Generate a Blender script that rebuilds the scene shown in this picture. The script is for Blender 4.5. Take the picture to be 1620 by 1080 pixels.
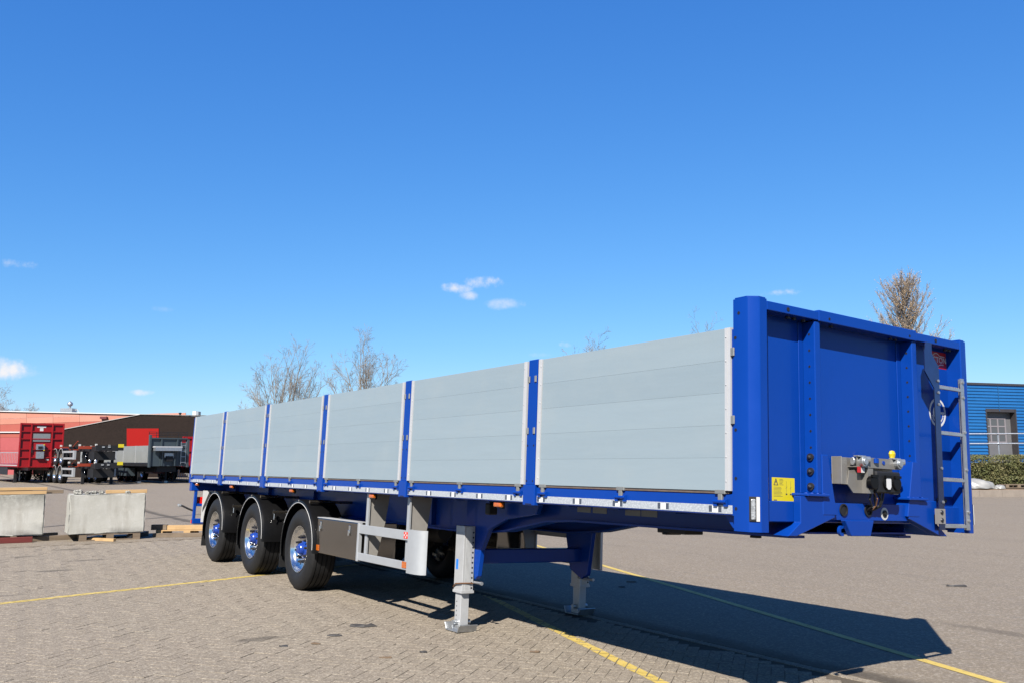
import bpy, bmesh, math, random
from mathutils import Matrix, Vector

for o in list(bpy.data.objects): bpy.data.objects.remove(o)
S = bpy.context.scene
COL = S.collection
random.seed(7)
rad = math.radians

# ------------------------------------------------------------------ camera
# YARD: axes of the blue trailer (x forward, y to its far side, z up), which stands
# leaning a little to its far side, in level world axes.
YARD = Matrix(((0.99997, -0.00522, -0.00551, 0), (0.00548, 0.99887, 0.04715, 0),
               (0.00526, -0.04718, 0.99887, 0), (0, 0, 0, 1)))
F_PX = 1407.7
yaw, pitch = 0.5862, 0.131
FWD = Vector((-math.cos(yaw) * math.cos(pitch), math.sin(yaw) * math.cos(pitch), math.sin(pitch)))
RIGHT = FWD.cross(Vector((0, 0, 1))).normalized()
UP = RIGHT.cross(FWD)
CAM = Vector((3.8532, -5.5819, 1.7302))
cd = bpy.data.cameras.new('camera')
cam = bpy.data.objects.new('camera', cd); COL.objects.link(cam)
cd.sensor_width = 36.0
cd.lens = F_PX / 1620 * 36.0
cd.clip_start = 0.05; cd.clip_end = 4000
mw = Matrix((RIGHT, UP, -FWD)).transposed().to_4x4(); mw.translation = CAM
cam.matrix_world = mw
S.camera = cam

# ------------------------------------------------------------------ world, sun, exposure
SUN_EL, TO_SUN = rad(41.86), Vector((0.47733, -0.57175, 0.66727)).normalized()
world = bpy.data.worlds.new('World'); S.world = world; world.use_nodes = True
wt = world.node_tree; wn = wt.nodes; wl = wt.links
for n in list(wn): wn.remove(n)
sky = wn.new('ShaderNodeTexSky'); sky.sky_type = 'NISHITA'; sky.sun_disc = False
sky.sun_elevation = SUN_EL
sky.sun_rotation = math.atan2(TO_SUN.x, TO_SUN.y)
sky.altitude = 0; sky.air_density = 1.0; sky.dust_density = 0.1; sky.ozone_density = 3.0
bg = wn.new('ShaderNodeBackground'); bg.inputs['Strength'].default_value = 0.066
wo = wn.new('ShaderNodeOutputWorld')
wc = wn.new('ShaderNodeTexCoord')


def wmath(op, a, b=None, c=None):
    n = wn.new('ShaderNodeMath'); n.operation = op
    for i, v in enumerate((a, b, c)):
        if v is None: continue
        if isinstance(v, (int, float)): n.inputs[i].default_value = v
        else: wl.new(v, n.inputs[i])
    return n.outputs[0]


def wdot(vec, v):
    n = wn.new('ShaderNodeVectorMath'); n.operation = 'DOT_PRODUCT'
    wl.new(vec, n.inputs[0]); n.inputs[1].default_value = v
    return n.outputs['Value']


def wnoise(scale, detail, rough=0.6):
    n = wn.new('ShaderNodeTexNoise'); n.inputs['Scale'].default_value = scale
    n.inputs['Detail'].default_value = detail; n.inputs['Roughness'].default_value = rough
    wl.new(wc.outputs['Generated'], n.inputs['Vector'])
    return n.outputs['Fac']


def sky_dir(px, py):
    return (FWD + RIGHT * ((px - 810) / F_PX) - UP * ((py - 540) / F_PX)).normalized()


# fair-weather cumulus scraps: direction, half width, half height (radians), density
CLOUDS = [(18, 417, 36, 8, 1.05), (14, 583, 36, 16, 1.5), (40, 590, 22, 8, .6),
          (722, 456, 26, 9, 1.2), (768, 447, 38, 11, 1.3), (743, 468, 16, 8, .8), (795, 481, 30, 9, .55),
          (1232, 463, 36, 7, 1.0), (893, 545, 13, 6, 1.1), (222, 620, 19, 5, 1.0), (262, 490, 20, 5, .22),
          (860, 561, 22, 4, .2), (-260, 470, 60, 16, .9), (1880, 520, 60, 14, .8), (2300, 380, 80, 18, .8),
          (-700, 560, 90, 20, .9)]
big = wnoise(26, 7, .62); fine = wnoise(90, 5, .6)
edge = wmath('ADD', wmath('MULTIPLY', wmath('SUBTRACT', big, .5), 4.2), wmath('MULTIPLY', wmath('SUBTRACT', fine, .5), 1.8))
total = None
for (px, py, sx, sy, dens) in CLOUDS:
    d = sky_dir(px, py); r = d.cross(Vector((0, 0, 1))).normalized(); u = r.cross(d)
    a = wmath('DIVIDE', wdot(wc.outputs['Generated'], r), sx / F_PX)
    b = wmath('DIVIDE', wdot(wc.outputs['Generated'], u), sy / F_PX)
    q = wmath('ADD', wmath('MULTIPLY', a, a), wmath('MULTIPLY', b, b))
    front = wmath('GREATER_THAN', wdot(wc.outputs['Generated'], d), 0.0)
    m = wmath('SUBTRACT', wmath('ADD', 1.0, edge), q)
    n = wn.new('ShaderNodeMapRange'); n.interpolation_type = 'SMOOTHSTEP'
    wl.new(m, n.inputs['Value']); n.inputs['From Min'].default_value = -.15; n.inputs['From Max'].default_value = 2.1
    n.inputs['To Min'].default_value = 0; n.inputs['To Max'].default_value = dens * 1.0
    v = wmath('MULTIPLY', n.outputs[0], front)
    total = v if total is None else wmath('MAXIMUM', total, v)
mixc = wn.new('ShaderNodeMix'); mixc.data_type = 'RGBA'
wl.new(wmath('MINIMUM', total, 1.0), mixc.inputs['Factor'])
sepc = wn.new('ShaderNodeSeparateColor'); comc = wn.new('ShaderNodeCombineColor'); wl.new(sky.outputs['Color'], sepc.inputs[0])
for ch, (k, e) in enumerate(((.270, 1.227), (.715, .868), (1.93, .535))):   # clear, deep blue April air
    wl.new(wmath('MULTIPLY', wmath('POWER', sepc.outputs[ch], e), k), comc.inputs[ch])
wl.new(comc.outputs[0], mixc.inputs[6])
mixc.inputs[7].default_value = (4.9, 4.9, 5.1, 1)
wl.new(mixc.outputs[2], bg.inputs['Color'])
wl.new(bg.outputs[0], wo.inputs['Surface'])

sl = bpy.data.lights.new('sun', 'SUN'); sl.energy = 5.0; sl.angle = rad(0.53); sl.color = (1.0, 0.94, 0.85)
sun = bpy.data.objects.new('sun', sl); COL.objects.link(sun)
sun.rotation_euler = TO_SUN.to_track_quat('Z', 'Y').to_euler(); sun.location = (20, -30, 30)

S.view_settings.view_transform = 'Standard'; S.view_settings.look = 'None'
S.view_settings.exposure = 1.5; S.view_settings.gamma = 1.0
S.view_settings.use_curve_mapping = False
S.render.engine = 'CYCLES'
S.cycles.max_bounces = 8; S.cycles.transparent_max_bounces = 12
S.render.resolution_x = 1024; S.render.resolution_y = 682


# ------------------------------------------------------------------ materials
def lin(r, g, b):
    f = lambda c: (c / 255 / 12.92) if c / 255 <= .04045 else ((c / 255 + .055) / 1.055) ** 2.4
    return (f(r), f(g), f(b))


class NT:
    """small node helper for a material"""
    def __init__(s, name):
        s.m = bpy.data.materials.new(name); s.m.use_nodes = True
        s.t = s.m.node_tree; s.n = s.t.nodes; s.l = s.t.links
        s.b = s.n['Principled BSDF']; s.out = s.n['Material Output']
        s.tc = s.n.new('ShaderNodeTexCoord')

    def put(s, v, sock):
        if isinstance(v, (int, float)): sock.default_value = v
        elif isinstance(v, tuple): sock.default_value = v if len(v) == 4 or sock.type == 'VECTOR' else (*v, 1)
        else: s.l.new(v, sock)

    def noise(s, scale, detail=4, rough=.6, vec=None, w=0, dist=0):
        n = s.n.new('ShaderNodeTexNoise'); n.inputs['Scale'].default_value = scale
        n.inputs['Detail'].default_value = detail; n.inputs['Roughness'].default_value = rough
        n.inputs['Distortion'].default_value = dist
        s.l.new(vec or s.tc.outputs['Object'], n.inputs['Vector']); return n.outputs['Fac']

    def math(s, op, a, b=0.0):
        n = s.n.new('ShaderNodeMath'); n.operation = op; s.put(a, n.inputs[0]); s.put(b, n.inputs[1]); return n.outputs[0]

    def rng(s, v, a, b, c=0.0, d=1.0, smooth=False):
        n = s.n.new('ShaderNodeMapRange'); s.put(v, n.inputs['Value'])
        if smooth: n.interpolation_type = 'SMOOTHSTEP'
        for k, x in zip(('From Min', 'From Max', 'To Min', 'To Max'), (a, b, c, d)): n.inputs[k].default_value = x
        return n.outputs[0]

    def mix(s, f, a, b, mode='MIX'):
        n = s.n.new('ShaderNodeMix'); n.data_type = 'RGBA'; n.blend_type = mode
        s.put(f, n.inputs['Factor']); s.put(a, n.inputs[6]); s.put(b, n.inputs[7]); return n.outputs[2]

    def bump(s, h, strength=.3, dist=.01):
        n = s.n.new('ShaderNodeBump'); n.inputs['Strength'].default_value = strength; n.inputs['Distance'].default_value = dist
        s.l.new(h, n.inputs['Height']); s.l.new(n.outputs[0], s.b.inputs['Normal'])

    def mapping(s, scale=(1, 1, 1), rot=(0, 0, 0), src='Object'):
        n = s.n.new('ShaderNodeMapping'); n.inputs['Scale'].default_value = scale; n.inputs['Rotation'].default_value = rot
        s.l.new(s.tc.outputs[src], n.inputs['Vector']); return n.outputs[0]

    def sep(s, vec):
        n = s.n.new('ShaderNodeSeparateXYZ'); s.l.new(vec, n.inputs[0]); return n.outputs

    def set(s, **k):
        names = dict(color='Base Color', rough='Roughness', metal='Metallic', coat='Coat Weight', coatr='Coat Roughness',
                     spec='Specular IOR Level', alpha='Alpha')
        for a, v in k.items(): s.put(v, s.b.inputs[names[a]])
        return s


def mat(name, col, rough=.5, metal=0.0, var=.12, scale=2.0, coat=0.0, bump=0.0, bscale=60, spec=.5, dirt=None, dirtamt=.3):
    t = NT(name)
    n1 = t.noise(scale, 5, .65); n2 = t.noise(scale * 9, 3, .6)
    nn = t.math('ADD', t.math('MULTIPLY', n1, .65), t.math('MULTIPLY', n2, .35))
    lo = tuple(c * (1 - var) for c in col); hi = tuple(min(1, c * (1 + var)) for c in col)
    c = t.mix(t.rng(nn, .3, .7), lo, hi)
    if dirt:
        c = t.mix(t.rng(t.noise(scale * 2.3, 7, .75), .52, .75, 0, dirtamt), c, dirt)
    t.set(color=c, rough=t.rng(nn, .3, .7, max(.02, rough * .85), min(1, rough * 1.15)), metal=metal, coat=coat, spec=spec)
    t.b.inputs['Coat Roughness'].default_value = .06
    if bump: t.bump(t.noise(bscale, 4, .6), bump, .004)
    return t.m


BLUE = (.0009, .0245, .170)
M_BLUE = mat('blue_paint', BLUE, .36, 0, .05, 1.2, coat=.14, spec=.14)
M_ALU = mat('anodised_aluminium', (0.3200, 0.3200, 0.3200), .36, .75, .07, 3)
M_STRIP = mat('pale_aluminium_profile', (.27, .275, .285), .4, .05, .05, 5)
M_LATCH = mat('latch_grey', (0.1360, 0.1400, 0.1360), .45, .3, .12, 8)
M_STAIN = mat('stainless_steel', (.20, .185, .165), .13, .95, .06, 2)
M_CHROME = mat('polished_rim', (0.6240, 0.6320, 0.6400), .16, 1.0, .03, 3)
M_GALV = mat('galvanised_steel', (0.3360, 0.3520, 0.3680), .34, .8, .18, 14)
M_BLACKP = mat('black_plastic', (.0032, .0032, .0035), .34, 0, .2, 6, spec=.13)
M_RUBBER = mat('tyre_rubber', (0.0088, 0.0088, 0.0092), .6, 0, .25, 9, bump=.15, bscale=120, spec=.2)
M_BLACK = mat('matt_black', (.008, .008, .009), .55, 0, .25, 5, spec=.25)
M_WHITE = mat('white_trim', (0.3600, 0.3600, 0.3600), .4, 0, .04, 6)
M_SEAL = mat('rubber_seal_brown', (.07, .05, .04), .7, 0, .3, 12)
M_HUB = mat('blue_hub_paint', (.006, .030, .19), .28, .2, .06, 6, coat=.4)
M_BRKT = mat('brushed_bracket', (0.1600, 0.1520, 0.1400), .38, .45, .06, 4)
M_NUT = mat('dark_nut_cover', (.02, .02, .022), .3, .4, .2, 20)
M_RED = mat('red_sticker', (0.2550, 0.0060, 0.0090), .4, 0, .05, 8)
M_YEL = mat('yellow_sticker', (.36, .30, .008), .45, 0, .04, 9)
M_PRINT = mat('dark_print', (.03, .03, .03), .5, 0, .1, 9)
M_CAPY = mat('yellow_cap', (.34, .27, .008), .35, 0, .05, 20)
M_BOLT = mat('dark_bolt', (.03, .03, .035), .35, .6, .2, 30)
M_CABLE = mat('cable_brown', (.10, .045, .02), .5, 0, .2, 30)
M_DECK = mat('plywood_deck', (.10, .06, .035), .6, 0, .25, 6)
M_BLUELAB = mat('blue_label', lin(20, 96, 190), .4, 0, .05, 9)
M_REDREF = mat('red_reflector', lin(180, 40, 30), .25, 0, .05, 20)
M_PLATEW = mat('white_plate', (0.3040, 0.3040, 0.2960), .4, 0, .06, 9)


def lamp_mat(name, col):
    t = NT(name)
    v = t.n.new('ShaderNodeTexVoronoi'); v.inputs['Scale'].default_value = 90
    t.l.new(t.tc.outputs['Object'], v.inputs['Vector'])
    t.set(color=t.mix(t.rng(v.outputs['Distance'], 0, .8), tuple(c * 1.2 for c in col), tuple(c * .6 for c in col)), rough=.12, coat=.8)
    t.bump(v.outputs['Distance'], .5, .004)
    return t.m


M_ORANGE = lamp_mat('amber_lens', (.36, .08, .003))
M_REDLENS = lamp_mat('red_lens', lin(190, 20, 15))
M_CLEAR = lamp_mat('clear_lens', (.20, .21, .22))


def board_mat():
    t = NT('grey_board_profile')
    oi = t.n.new('ShaderNodeObjectInfo')
    v = t.mapping((.6, 3, 9))
    n = t.noise(1.0, 6, .6, v); sm = t.noise(2.2, 3, .6)
    k = t.math('ADD', t.math('MULTIPLY', oi.outputs['Random'], .5), t.math('MULTIPLY', n, .5))
    c = t.mix(t.rng(k, .2, .8), (.158, .197, .220), (.174, .215, .238))
    c = t.mix(t.rng(sm, .5, .75, 0, .4), c, (.19, .222, .235))
    t.set(color=c, rough=t.rng(n, .3, .7, .42, .54), metal=.12, spec=.4)
    t.bump(t.noise(1.0, 3, .5, t.mapping((1.3, 1, 7))), .22, .012)
    return t.m


M_BOARD = board_mat()


def tape_mat():
    """reflective contour tape: fine honeycomb, every 0.49 m a white mark between two dark ones"""
    t = NT('reflective_tape')
    s = t.sep(t.tc.outputs['Object'])
    f = t.math('FRACT', t.math('DIVIDE', t.math('ADD', s[0], .34 + .24375 + 48.75), .4875))
    d = t.math('ABSOLUTE', t.math('SUBTRACT', f, .5))
    dark = t.math('MULTIPLY', t.math('GREATER_THAN', d, .055), t.math('LESS_THAN', d, .115))
    white = t.math('LESS_THAN', d, .055)
    zin = t.math('LESS_THAN', t.math('ABSOLUTE', t.math('SUBTRACT', s[2], 1.352)), .021)
    v = t.n.new('ShaderNodeTexVoronoi'); v.inputs['Scale'].default_value = 70
    t.l.new(t.tc.outputs['Object'], v.inputs['Vector'])
    base = t.mix(t.rng(v.outputs['Distance'], .1, .6), (.30, .315, .335), (.21, .225, .245))
    c = t.mix(t.math('MULTIPLY', white, zin), base, (.42, .42, .42))
    c = t.mix(t.math('MULTIPLY', dark, zin), c, (.035, .04, .055))
    t.set(color=c, rough=.3, coat=.3)
    return t.m


M_TAPE = tape_mat()


# ------------------------------------------------------------------ mesh builder
class MB:
    def __init__(s): s.v = []; s.f = []

    def add(s, vs, fs):
        o = len(s.v); s.v.extend([tuple(p) for p in vs]); s.f.extend([tuple(i + o for i in f) for f in fs]); return s

    def box(s, x0, x1, y0, y1, z0, z1):
        if x0 > x1: x0, x1 = x1, x0
        if y0 > y1: y0, y1 = y1, y0
        if z0 > z1: z0, z1 = z1, z0
        return s.add([(x0, y0, z0), (x1, y0, z0), (x1, y1, z0), (x0, y1, z0), (x0, y0, z1), (x1, y0, z1), (x1, y1, z1), (x0, y1, z1)],
                     [(0, 3, 2, 1), (4, 5, 6, 7), (0, 1, 5, 4), (1, 2, 6, 5), (2, 3, 7, 6), (3, 0, 4, 7)])

    def prism(s, poly, axis, a0, a1):
        n = len(poly)
        def P(u, w, a): return {'x': (a, u, w), 'y': (u, a, w), 'z': (u, w, a)}[axis]
        vs = [P(u, w, a0) for u, w in poly] + [P(u, w, a1) for u, w in poly]
        fs = [tuple(range(n))[::-1], tuple(range(n, 2 * n))] + [(i, (i + 1) % n, n + (i + 1) % n, n + i) for i in range(n)]
        return s.add(vs, fs)

    def cyl(s, p0, p1, r0, r1=None, n=12, caps=True):
        r1 = r0 if r1 is None else r1
        p0 = Vector(p0); p1 = Vector(p1); d = (p1 - p0)
        if d.length < 1e-9: return s
        d.normalize(); a = d.orthogonal().normalized(); b = d.cross(a)
        vs = []
        for p, r in ((p0, r0), (p1, r1)):
            for i in range(n):
                t = 2 * math.pi * i / n; vs.append(p + (a * math.cos(t) + b * math.sin(t)) * r)
        fs = [(i, (i + 1) % n, n + (i + 1) % n, n + i) for i in range(n)]
        if caps: fs += [tuple(range(n))[::-1], tuple(range(n, 2 * n))]
        return s.add(vs, fs)

    def tube(s, pts, r, n=8):
        pts = [Vector(p) for p in pts]; rings = []
        a = None
        for i, p in enumerate(pts):
            d = (pts[min(i + 1, len(pts) - 1)] - pts[max(i - 1, 0)]).normalized()
            a = d.orthogonal().normalized() if a is None else (a - d * a.dot(d)).normalized()
            b = d.cross(a)
            rings.append([p + (a * math.cos(2 * math.pi * k / n) + b * math.sin(2 * math.pi * k / n)) * r for k in range(n)])
        vs = [v for g in rings for v in g]
        fs = [(i * n + k, i * n + (k + 1) % n, (i + 1) * n + (k + 1) % n, (i + 1) * n + k) for i in range(len(pts) - 1) for k in range(n)]
        fs += [tuple(range(n))[::-1], tuple(range((len(pts) - 1) * n, len(pts) * n))]
        return s.add(vs, fs)

    def lathe(s, prof, n, o=(0, 0, 0), axis='y', a0=0, a1=2 * math.pi, closed=True):
        """profile of (radius, height along axis)"""
        full = abs(a1 - a0 - 2 * math.pi) < 1e-6
        m = n if full else n + 1; vs = []
        for i in range(m):
            t = a0 + (a1 - a0) * i / n; c, q = math.cos(t), math.sin(t)
            for r, h in prof:
                p = {'y': (r * c, h, r * q), 'z': (r * c, r * q, h), 'x': (h, r * c, r * q)}[axis]
                vs.append((p[0] + o[0], p[1] + o[1], p[2] + o[2]))
        k = len(prof); fs = []
        for i in range(n):
            j = (i + 1) % m
            for q in range(k - (0 if closed else 1)):
                w = (q + 1) % k; fs.append((i * k + q, j * k + q, j * k + w, i * k + w))
        if not full and closed: fs += [tuple(range(k)), tuple(range((m - 1) * k, m * k))[::-1]]
        return s.add(vs, fs)

    def dome(s, c, d, r, h=None, n=8):
        """flattened rivet / bolt head"""
        d = Vector(d).normalized(); c = Vector(c); h = h or r * .6
        a = d.orthogonal().normalized(); b = d.cross(a); vs = []
        for rr, hh in ((1, 0), (.8, .6)):
            for i in range(n):
                t = 2 * math.pi * i / n; vs.append(c + (a * math.cos(t) + b * math.sin(t)) * r * rr + d * h * hh)
        vs.append(c + d * h)
        fs = [(i, (i + 1) % n, n + (i + 1) % n, n + i) for i in range(n)] + [(n + i, n + (i + 1) % n, 2 * n) for i in range(n)]
        return s.add(vs, fs)

    def mirror_y(s):
        s.v = [(x, -y, z) for x, y, z in s.v]; s.f = [f[::-1] for f in s.f]; return s

    def mesh(s, name, m, smooth=False, fix=True, angle=40):
        me = bpy.data.meshes.new(name); me.from_pydata(s.v, [], s.f)
        if fix:
            bm = bmesh.new(); bm.from_mesh(me); bmesh.ops.recalc_face_normals(bm, faces=bm.faces); bm.to_mesh(me); bm.free()
        if m: me.materials.append(m)
        if smooth:
            me.shade_smooth(); me.set_sharp_from_angle(angle=rad(angle))
        return me

    def build(s, name, m, parent=None, smooth=False, bevel=0.0, fix=True, seg=1, angle=40):
        o = bpy.data.objects.new(name, s.mesh(name, m, smooth, fix, angle)); COL.objects.link(o)
        if parent is not None: o.parent = parent
        if bevel:
            b = o.modifiers.new('bevel', 'BEVEL'); b.width = bevel; b.segments = seg; b.limit_method = 'ANGLE'; b.angle_limit = rad(35)
        return o


def tag(o, label=None, cat=None, group=None, kind=None):
    if label: o['label'] = label
    if cat: o['category'] = cat
    if group: o['group'] = group
    if kind: o['kind'] = kind
    return o


def empty(name, m=None, label=None, cat=None, group=None):
    o = bpy.data.objects.new(name, None); COL.objects.link(o); o.empty_display_size = .2
    if m is not None: o.matrix_world = m
    return tag(o, label, cat, group)


def inst(o, parent=None, matrix=None):
    c = o.copy(); COL.objects.link(c); c.parent = parent
    if matrix is not None: c.matrix_local = matrix
    return c


def copy_tree(o, parent=None, off=None):
    c = o.copy(); COL.objects.link(c); c.parent = parent
    if off is not None: c.matrix_local = off @ o.matrix_local
    for ch in o.children: copy_tree(ch, c)
    return c


def text_mesh(txt, size, m, bold=.0, extrude=.0005):
    cu = bpy.data.curves.new('t', 'FONT'); cu.body = txt; cu.size = size; cu.extrude = extrude; cu.offset = bold
    cu.align_x = 'CENTER'; cu.align_y = 'CENTER'
    ob = bpy.data.objects.new('t', cu); COL.objects.link(ob)
    dg = bpy.context.evaluated_depsgraph_get()
    me = bpy.data.meshes.new_from_object(ob.evaluated_get(dg))
    bpy.data.objects.remove(ob); bpy.data.curves.remove(cu)
    me.materials.clear(); me.materials.append(m)
    return me


# ------------------------------------------------------------------ ground
def sstep(v, a, b):
    t = min(1, max(0, (v - a) / (b - a))); return t * t * (3 - 2 * t)


GZ = .01   # yard level


def ground_z(x, y):
    w = (1 - sstep(y, 9, 30)) * (1 - sstep(-x, 24, 44)) * (1 - sstep(x, 20, 40))
    return GZ * w + (.22 - .14 * sstep(y, 10, 30) * sstep(x, -50, -30)) * (1 - w)


PAVE = Matrix.Translation((0, 0, GZ))


def stain_spots(t, pos, spots):
    tot = None
    wob = t.math('MULTIPLY', t.math('SUBTRACT', t.noise(5, 5, .7, pos), .5), 1.6)
    for (x, y, rx, ry) in spots:
        s = t.sep(pos)
        a = t.math('DIVIDE', t.math('SUBTRACT', s[0], x), rx); b = t.math('DIVIDE', t.math('SUBTRACT', s[1], y), ry)
        q = t.math('ADD', t.math('ADD', t.math('MULTIPLY', a, a), t.math('MULTIPLY', b, b)), wob)
        m = t.rng(q, 1.0, .1, 0, 1, True)
        tot = m if tot is None else t.math('MAXIMUM', tot, m)
    return tot


def asphalt_mat():
    t = NT('worn_asphalt')
    g = t.n.new('ShaderNodeNewGeometry'); pos = g.outputs['Position']
    big = t.noise(.22, 6, .6, pos); mid = t.noise(2.2, 6, .65, pos); fine = t.noise(85, 4, .8, pos); mid2 = t.noise(17, 6, .75, pos)
    mp = t.n.new('ShaderNodeMapping'); t.l.new(pos, mp.inputs[0]); mp.inputs['Rotation'].default_value = (0, 0, rad(-20)); mp.inputs['Scale'].default_value = (.12, 1.4, 1)
    streak = t.noise(1.0, 6, .65, mp.outputs[0])
    c = t.mix(t.rng(big, .3, .7), (0.1226, 0.0976, 0.0691), (0.1449, 0.1153, 0.0823))
    c = t.mix(t.rng(mid, .35, .7, 0, .5), c, (0.1484, 0.1198, 0.0847))
    c = t.mix(t.rng(streak, .50, .68, 0, .75), c, (0.0914, 0.0728, 0.0533))
    c = t.mix(t.rng(mid2, .38, .62, 0, .6), c, (0.1042, 0.0826, 0.0589))
    c = t.mix(t.rng(fine, .54, .66, 0, .9), c, (0.2095, 0.1694, 0.1185))
    c = t.mix(t.rng(fine, .46, .34, 0, .85), c, (0.0442, 0.0364, 0.0258))
    gr = t.noise(34, 3, .7, pos); g9 = t.noise(7, 5, .7, pos)
    c = t.mix(t.rng(gr, .42, .58, .34, 0), c, (0.0788, 0.0700, 0.0599)); c = t.mix(t.rng(gr, .50, .66, 0, .5), c, (0.2730, 0.2491, 0.2152))
    c = t.mix(t.rng(g9, .45, .65, 0, .35), c, (0.1208, 0.1060, 0.0924))
    s = t.sep(pos)
    # damp dirt along the gutter beside the block paving
    yy = t.math('ADD', s[1], t.math('MULTIPLY', t.math('SUBTRACT', t.noise(1.6, 5, .7, pos), .5), .42))
    gut = t.math('MULTIPLY', t.rng(yy, .70, .80, 0, 1, True), t.rng(yy, 1.14, .88, 0, 1, True))
    c = t.mix(t.math('MULTIPLY', gut, .75), c, (0.0286, 0.0222, 0.0148))
    c = t.mix(t.math('MULTIPLY', stain_spots(t, pos, [(-5.9, 2.96, .1, .04), (-3.2, 6.4, .3, .08), (-.6, 3.6, 1.5, .16), (.6, 4.2, 1.3, .12), (-14, 12, 2.2, .2), (-11, 17, 2.0, .3)]), .55), c, (0.0526, 0.0425, 0.0314))
    t.set(color=c, rough=.85, spec=.3)
    t.bump(t.math('ADD', fine, t.math('MULTIPLY', mid2, .6)), .5, .006)
    return t.m


def paver_mat():
    t = NT('concrete_paver')
    g = t.n.new('ShaderNodeNewGeometry'); oi = t.n.new('ShaderNodeObjectInfo'); pos = g.outputs['Position']
    rnd = t.math('FRACT', t.math('ADD', g.outputs['Random Per Island'], oi.outputs['Random']))
    big = t.noise(.5, 5, .6, pos); mid = t.noise(9, 5, .7, pos); fine = t.noise(105, 4, .8, pos); f2 = t.noise(260, 3, .7, pos)
    c = t.mix(rnd, (0.1285, 0.1062, 0.0803), (0.1593, 0.1334, 0.1013))
    c = t.mix(t.rng(big, .35, .7, 0, .6), c, (0.1470, 0.1190, 0.0920))
    c = t.mix(t.rng(mid, .5, .75, 0, .4), c, (0.1153, 0.0960, 0.0740))
    c = t.mix(t.rng(fine, .54, .66, 0, .95), c, (0.2455, 0.2150, 0.1675))
    c = t.mix(t.rng(fine, .46, .34, 0, .85), c, (0.0537, 0.0442, 0.0327))
    c = t.mix(t.rng(f2, .62, .75, 0, .6), c, (0.2702, 0.2372, 0.1862))
    gr = t.noise(52, 3, .75, pos)
    c = t.mix(t.rng(gr, .40, .56, .5, 0), c, (.082, .070, .056)); c = t.mix(t.rng(gr, .52, .66, 0, .6), c, (.285, .255, .208))
    c = t.mix(t.math('MULTIPLY', stain_spots(t, pos, [(-11.9, -3.67, .16, .34), (-12.1, -4.1, .06, .2), (-15.4, -2.94, .2, .45), (-14.4, -3.84, .12, .3), (-4.9, -2.7, .12, .3), (-9.4, -4.5, .05, .3), (-13.2, -3.0, .12, .5)]), .6), c, (0.0370, 0.0314, 0.0249))
    t.set(color=c, rough=.85, spec=.3)
    t.bump(t.math('ADD', fine, mid), .55, .005)
    return t.m


M_ASPH = asphalt_mat(); M_PAVER = paver_mat()
M_BED = mat('joint_sand', (.066, .055, .043), .95, 0, .3, 30, bump=.4, bscale=200, spec=.1)

PX0, PX1, PY0, PY1 = -16.5, 5.5, -11.0, .80   # extent of the block paving in yard axes


def axis(lo, hi, stops):
    pts = [-1500, -700, -350, -200, -120, -90, -70]
    v = -62.0
    while v < 62: pts.append(v); v += 2.0
    pts += [70, 90, 120, 200, 350, 700, 1500]
    for s in stops: pts = [p for p in pts if abs(p - s) > .3]
    for s in stops: pts += [s - .002, s + .002]
    return sorted(pts)


gx = axis(0, 0, (PX0, PX1)); gy = axis(0, 0, (PY0, PY1))
g = MB(); vs = []; fs = []
for x in gx:
    for y in gy:
        p = PAVE @ Vector((x, y, 0)); z = ground_z(p.x, p.y)
        if PX0 < x < PX1 and PY0 < y < PY1: z -= .03
        vs.append((p.x, p.y, z))
n = len(gy)
for i in range(len(gx) - 1):
    for j in range(n - 1): fs.append((i * n + j, (i + 1) * n + j, (i + 1) * n + j + 1, i * n + j + 1))
g.add(vs, fs)
ground = g.build('ground', M_ASPH, fix=False, smooth=False); tag(ground, kind='structure')

# block paving: sand bed with herringbone concrete blocks laid on it
bed = MB().add([(PX0, PY0, -.0072), (PX1, PY0, -.0072), (PX1, PY1, -.0072), (PX0, PY1, -.0072)], [(0, 1, 2, 3)])
paving = bed.build('paving', M_BED, fix=False); paving.matrix_world = PAVE; tag(paving, kind='structure')

INV = cam.matrix_world.inverted()


def pix(pl):
    q = INV @ (PAVE @ Vector((pl[0], pl[1], 0)))
    if q.z > -.4: return None
    return 810 + F_PX * q.x / -q.z, 540 - F_PX * q.y / -q.z, -q.z


BW, BG = .106, .0034
cu, su = math.cos(rad(40.0)), math.sin(rad(40.0))


def rot(u, v): return (u * cu - v * su, u * su + v * cu)


bricks = []   # centre (x, y), angle, length, width
for i in range(-140, 140):
    for j in range(-60, 60):
        bu, bv = (i + 2 * j) * BW, (-i + 2 * j) * BW
        for (du, dv, lu, lv) in ((1, .5, 2, 1), (2.5, 1, 1, 2)):
            cx, cy = rot(bu + du * BW, bv + dv * BW)
            if not (PX0 + .15 < cx < PX1 - .15 and PY0 + .15 < cy < PY1 - .20): continue
            p = pix((cx, cy))
            if not p or not (-260 < p[0] < 1880 and p[1] < 1260): continue
            bricks.append((cx, cy, lu > lv, p))


def brick_mesh(lx, ly, name):
    m = MB(); a, b, e = lx / 2 - BG / 2, ly / 2 - BG / 2, .0036
    lv = [(a, b, -.02), (a, b, -.0022), (a - e, b - e, 0)]
    for (x, y, z) in lv: m.v += [(-x, -y, z), (x, -y, z), (x, y, z), (-x, y, z)]
    for k in (0, 4):
        for q in range(4): m.f.append((k + q, k + (q + 1) % 4, k + 4 + (q + 1) % 4, k + 4 + q))
    m.f.append((8, 9, 10, 11))
    return m


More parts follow.
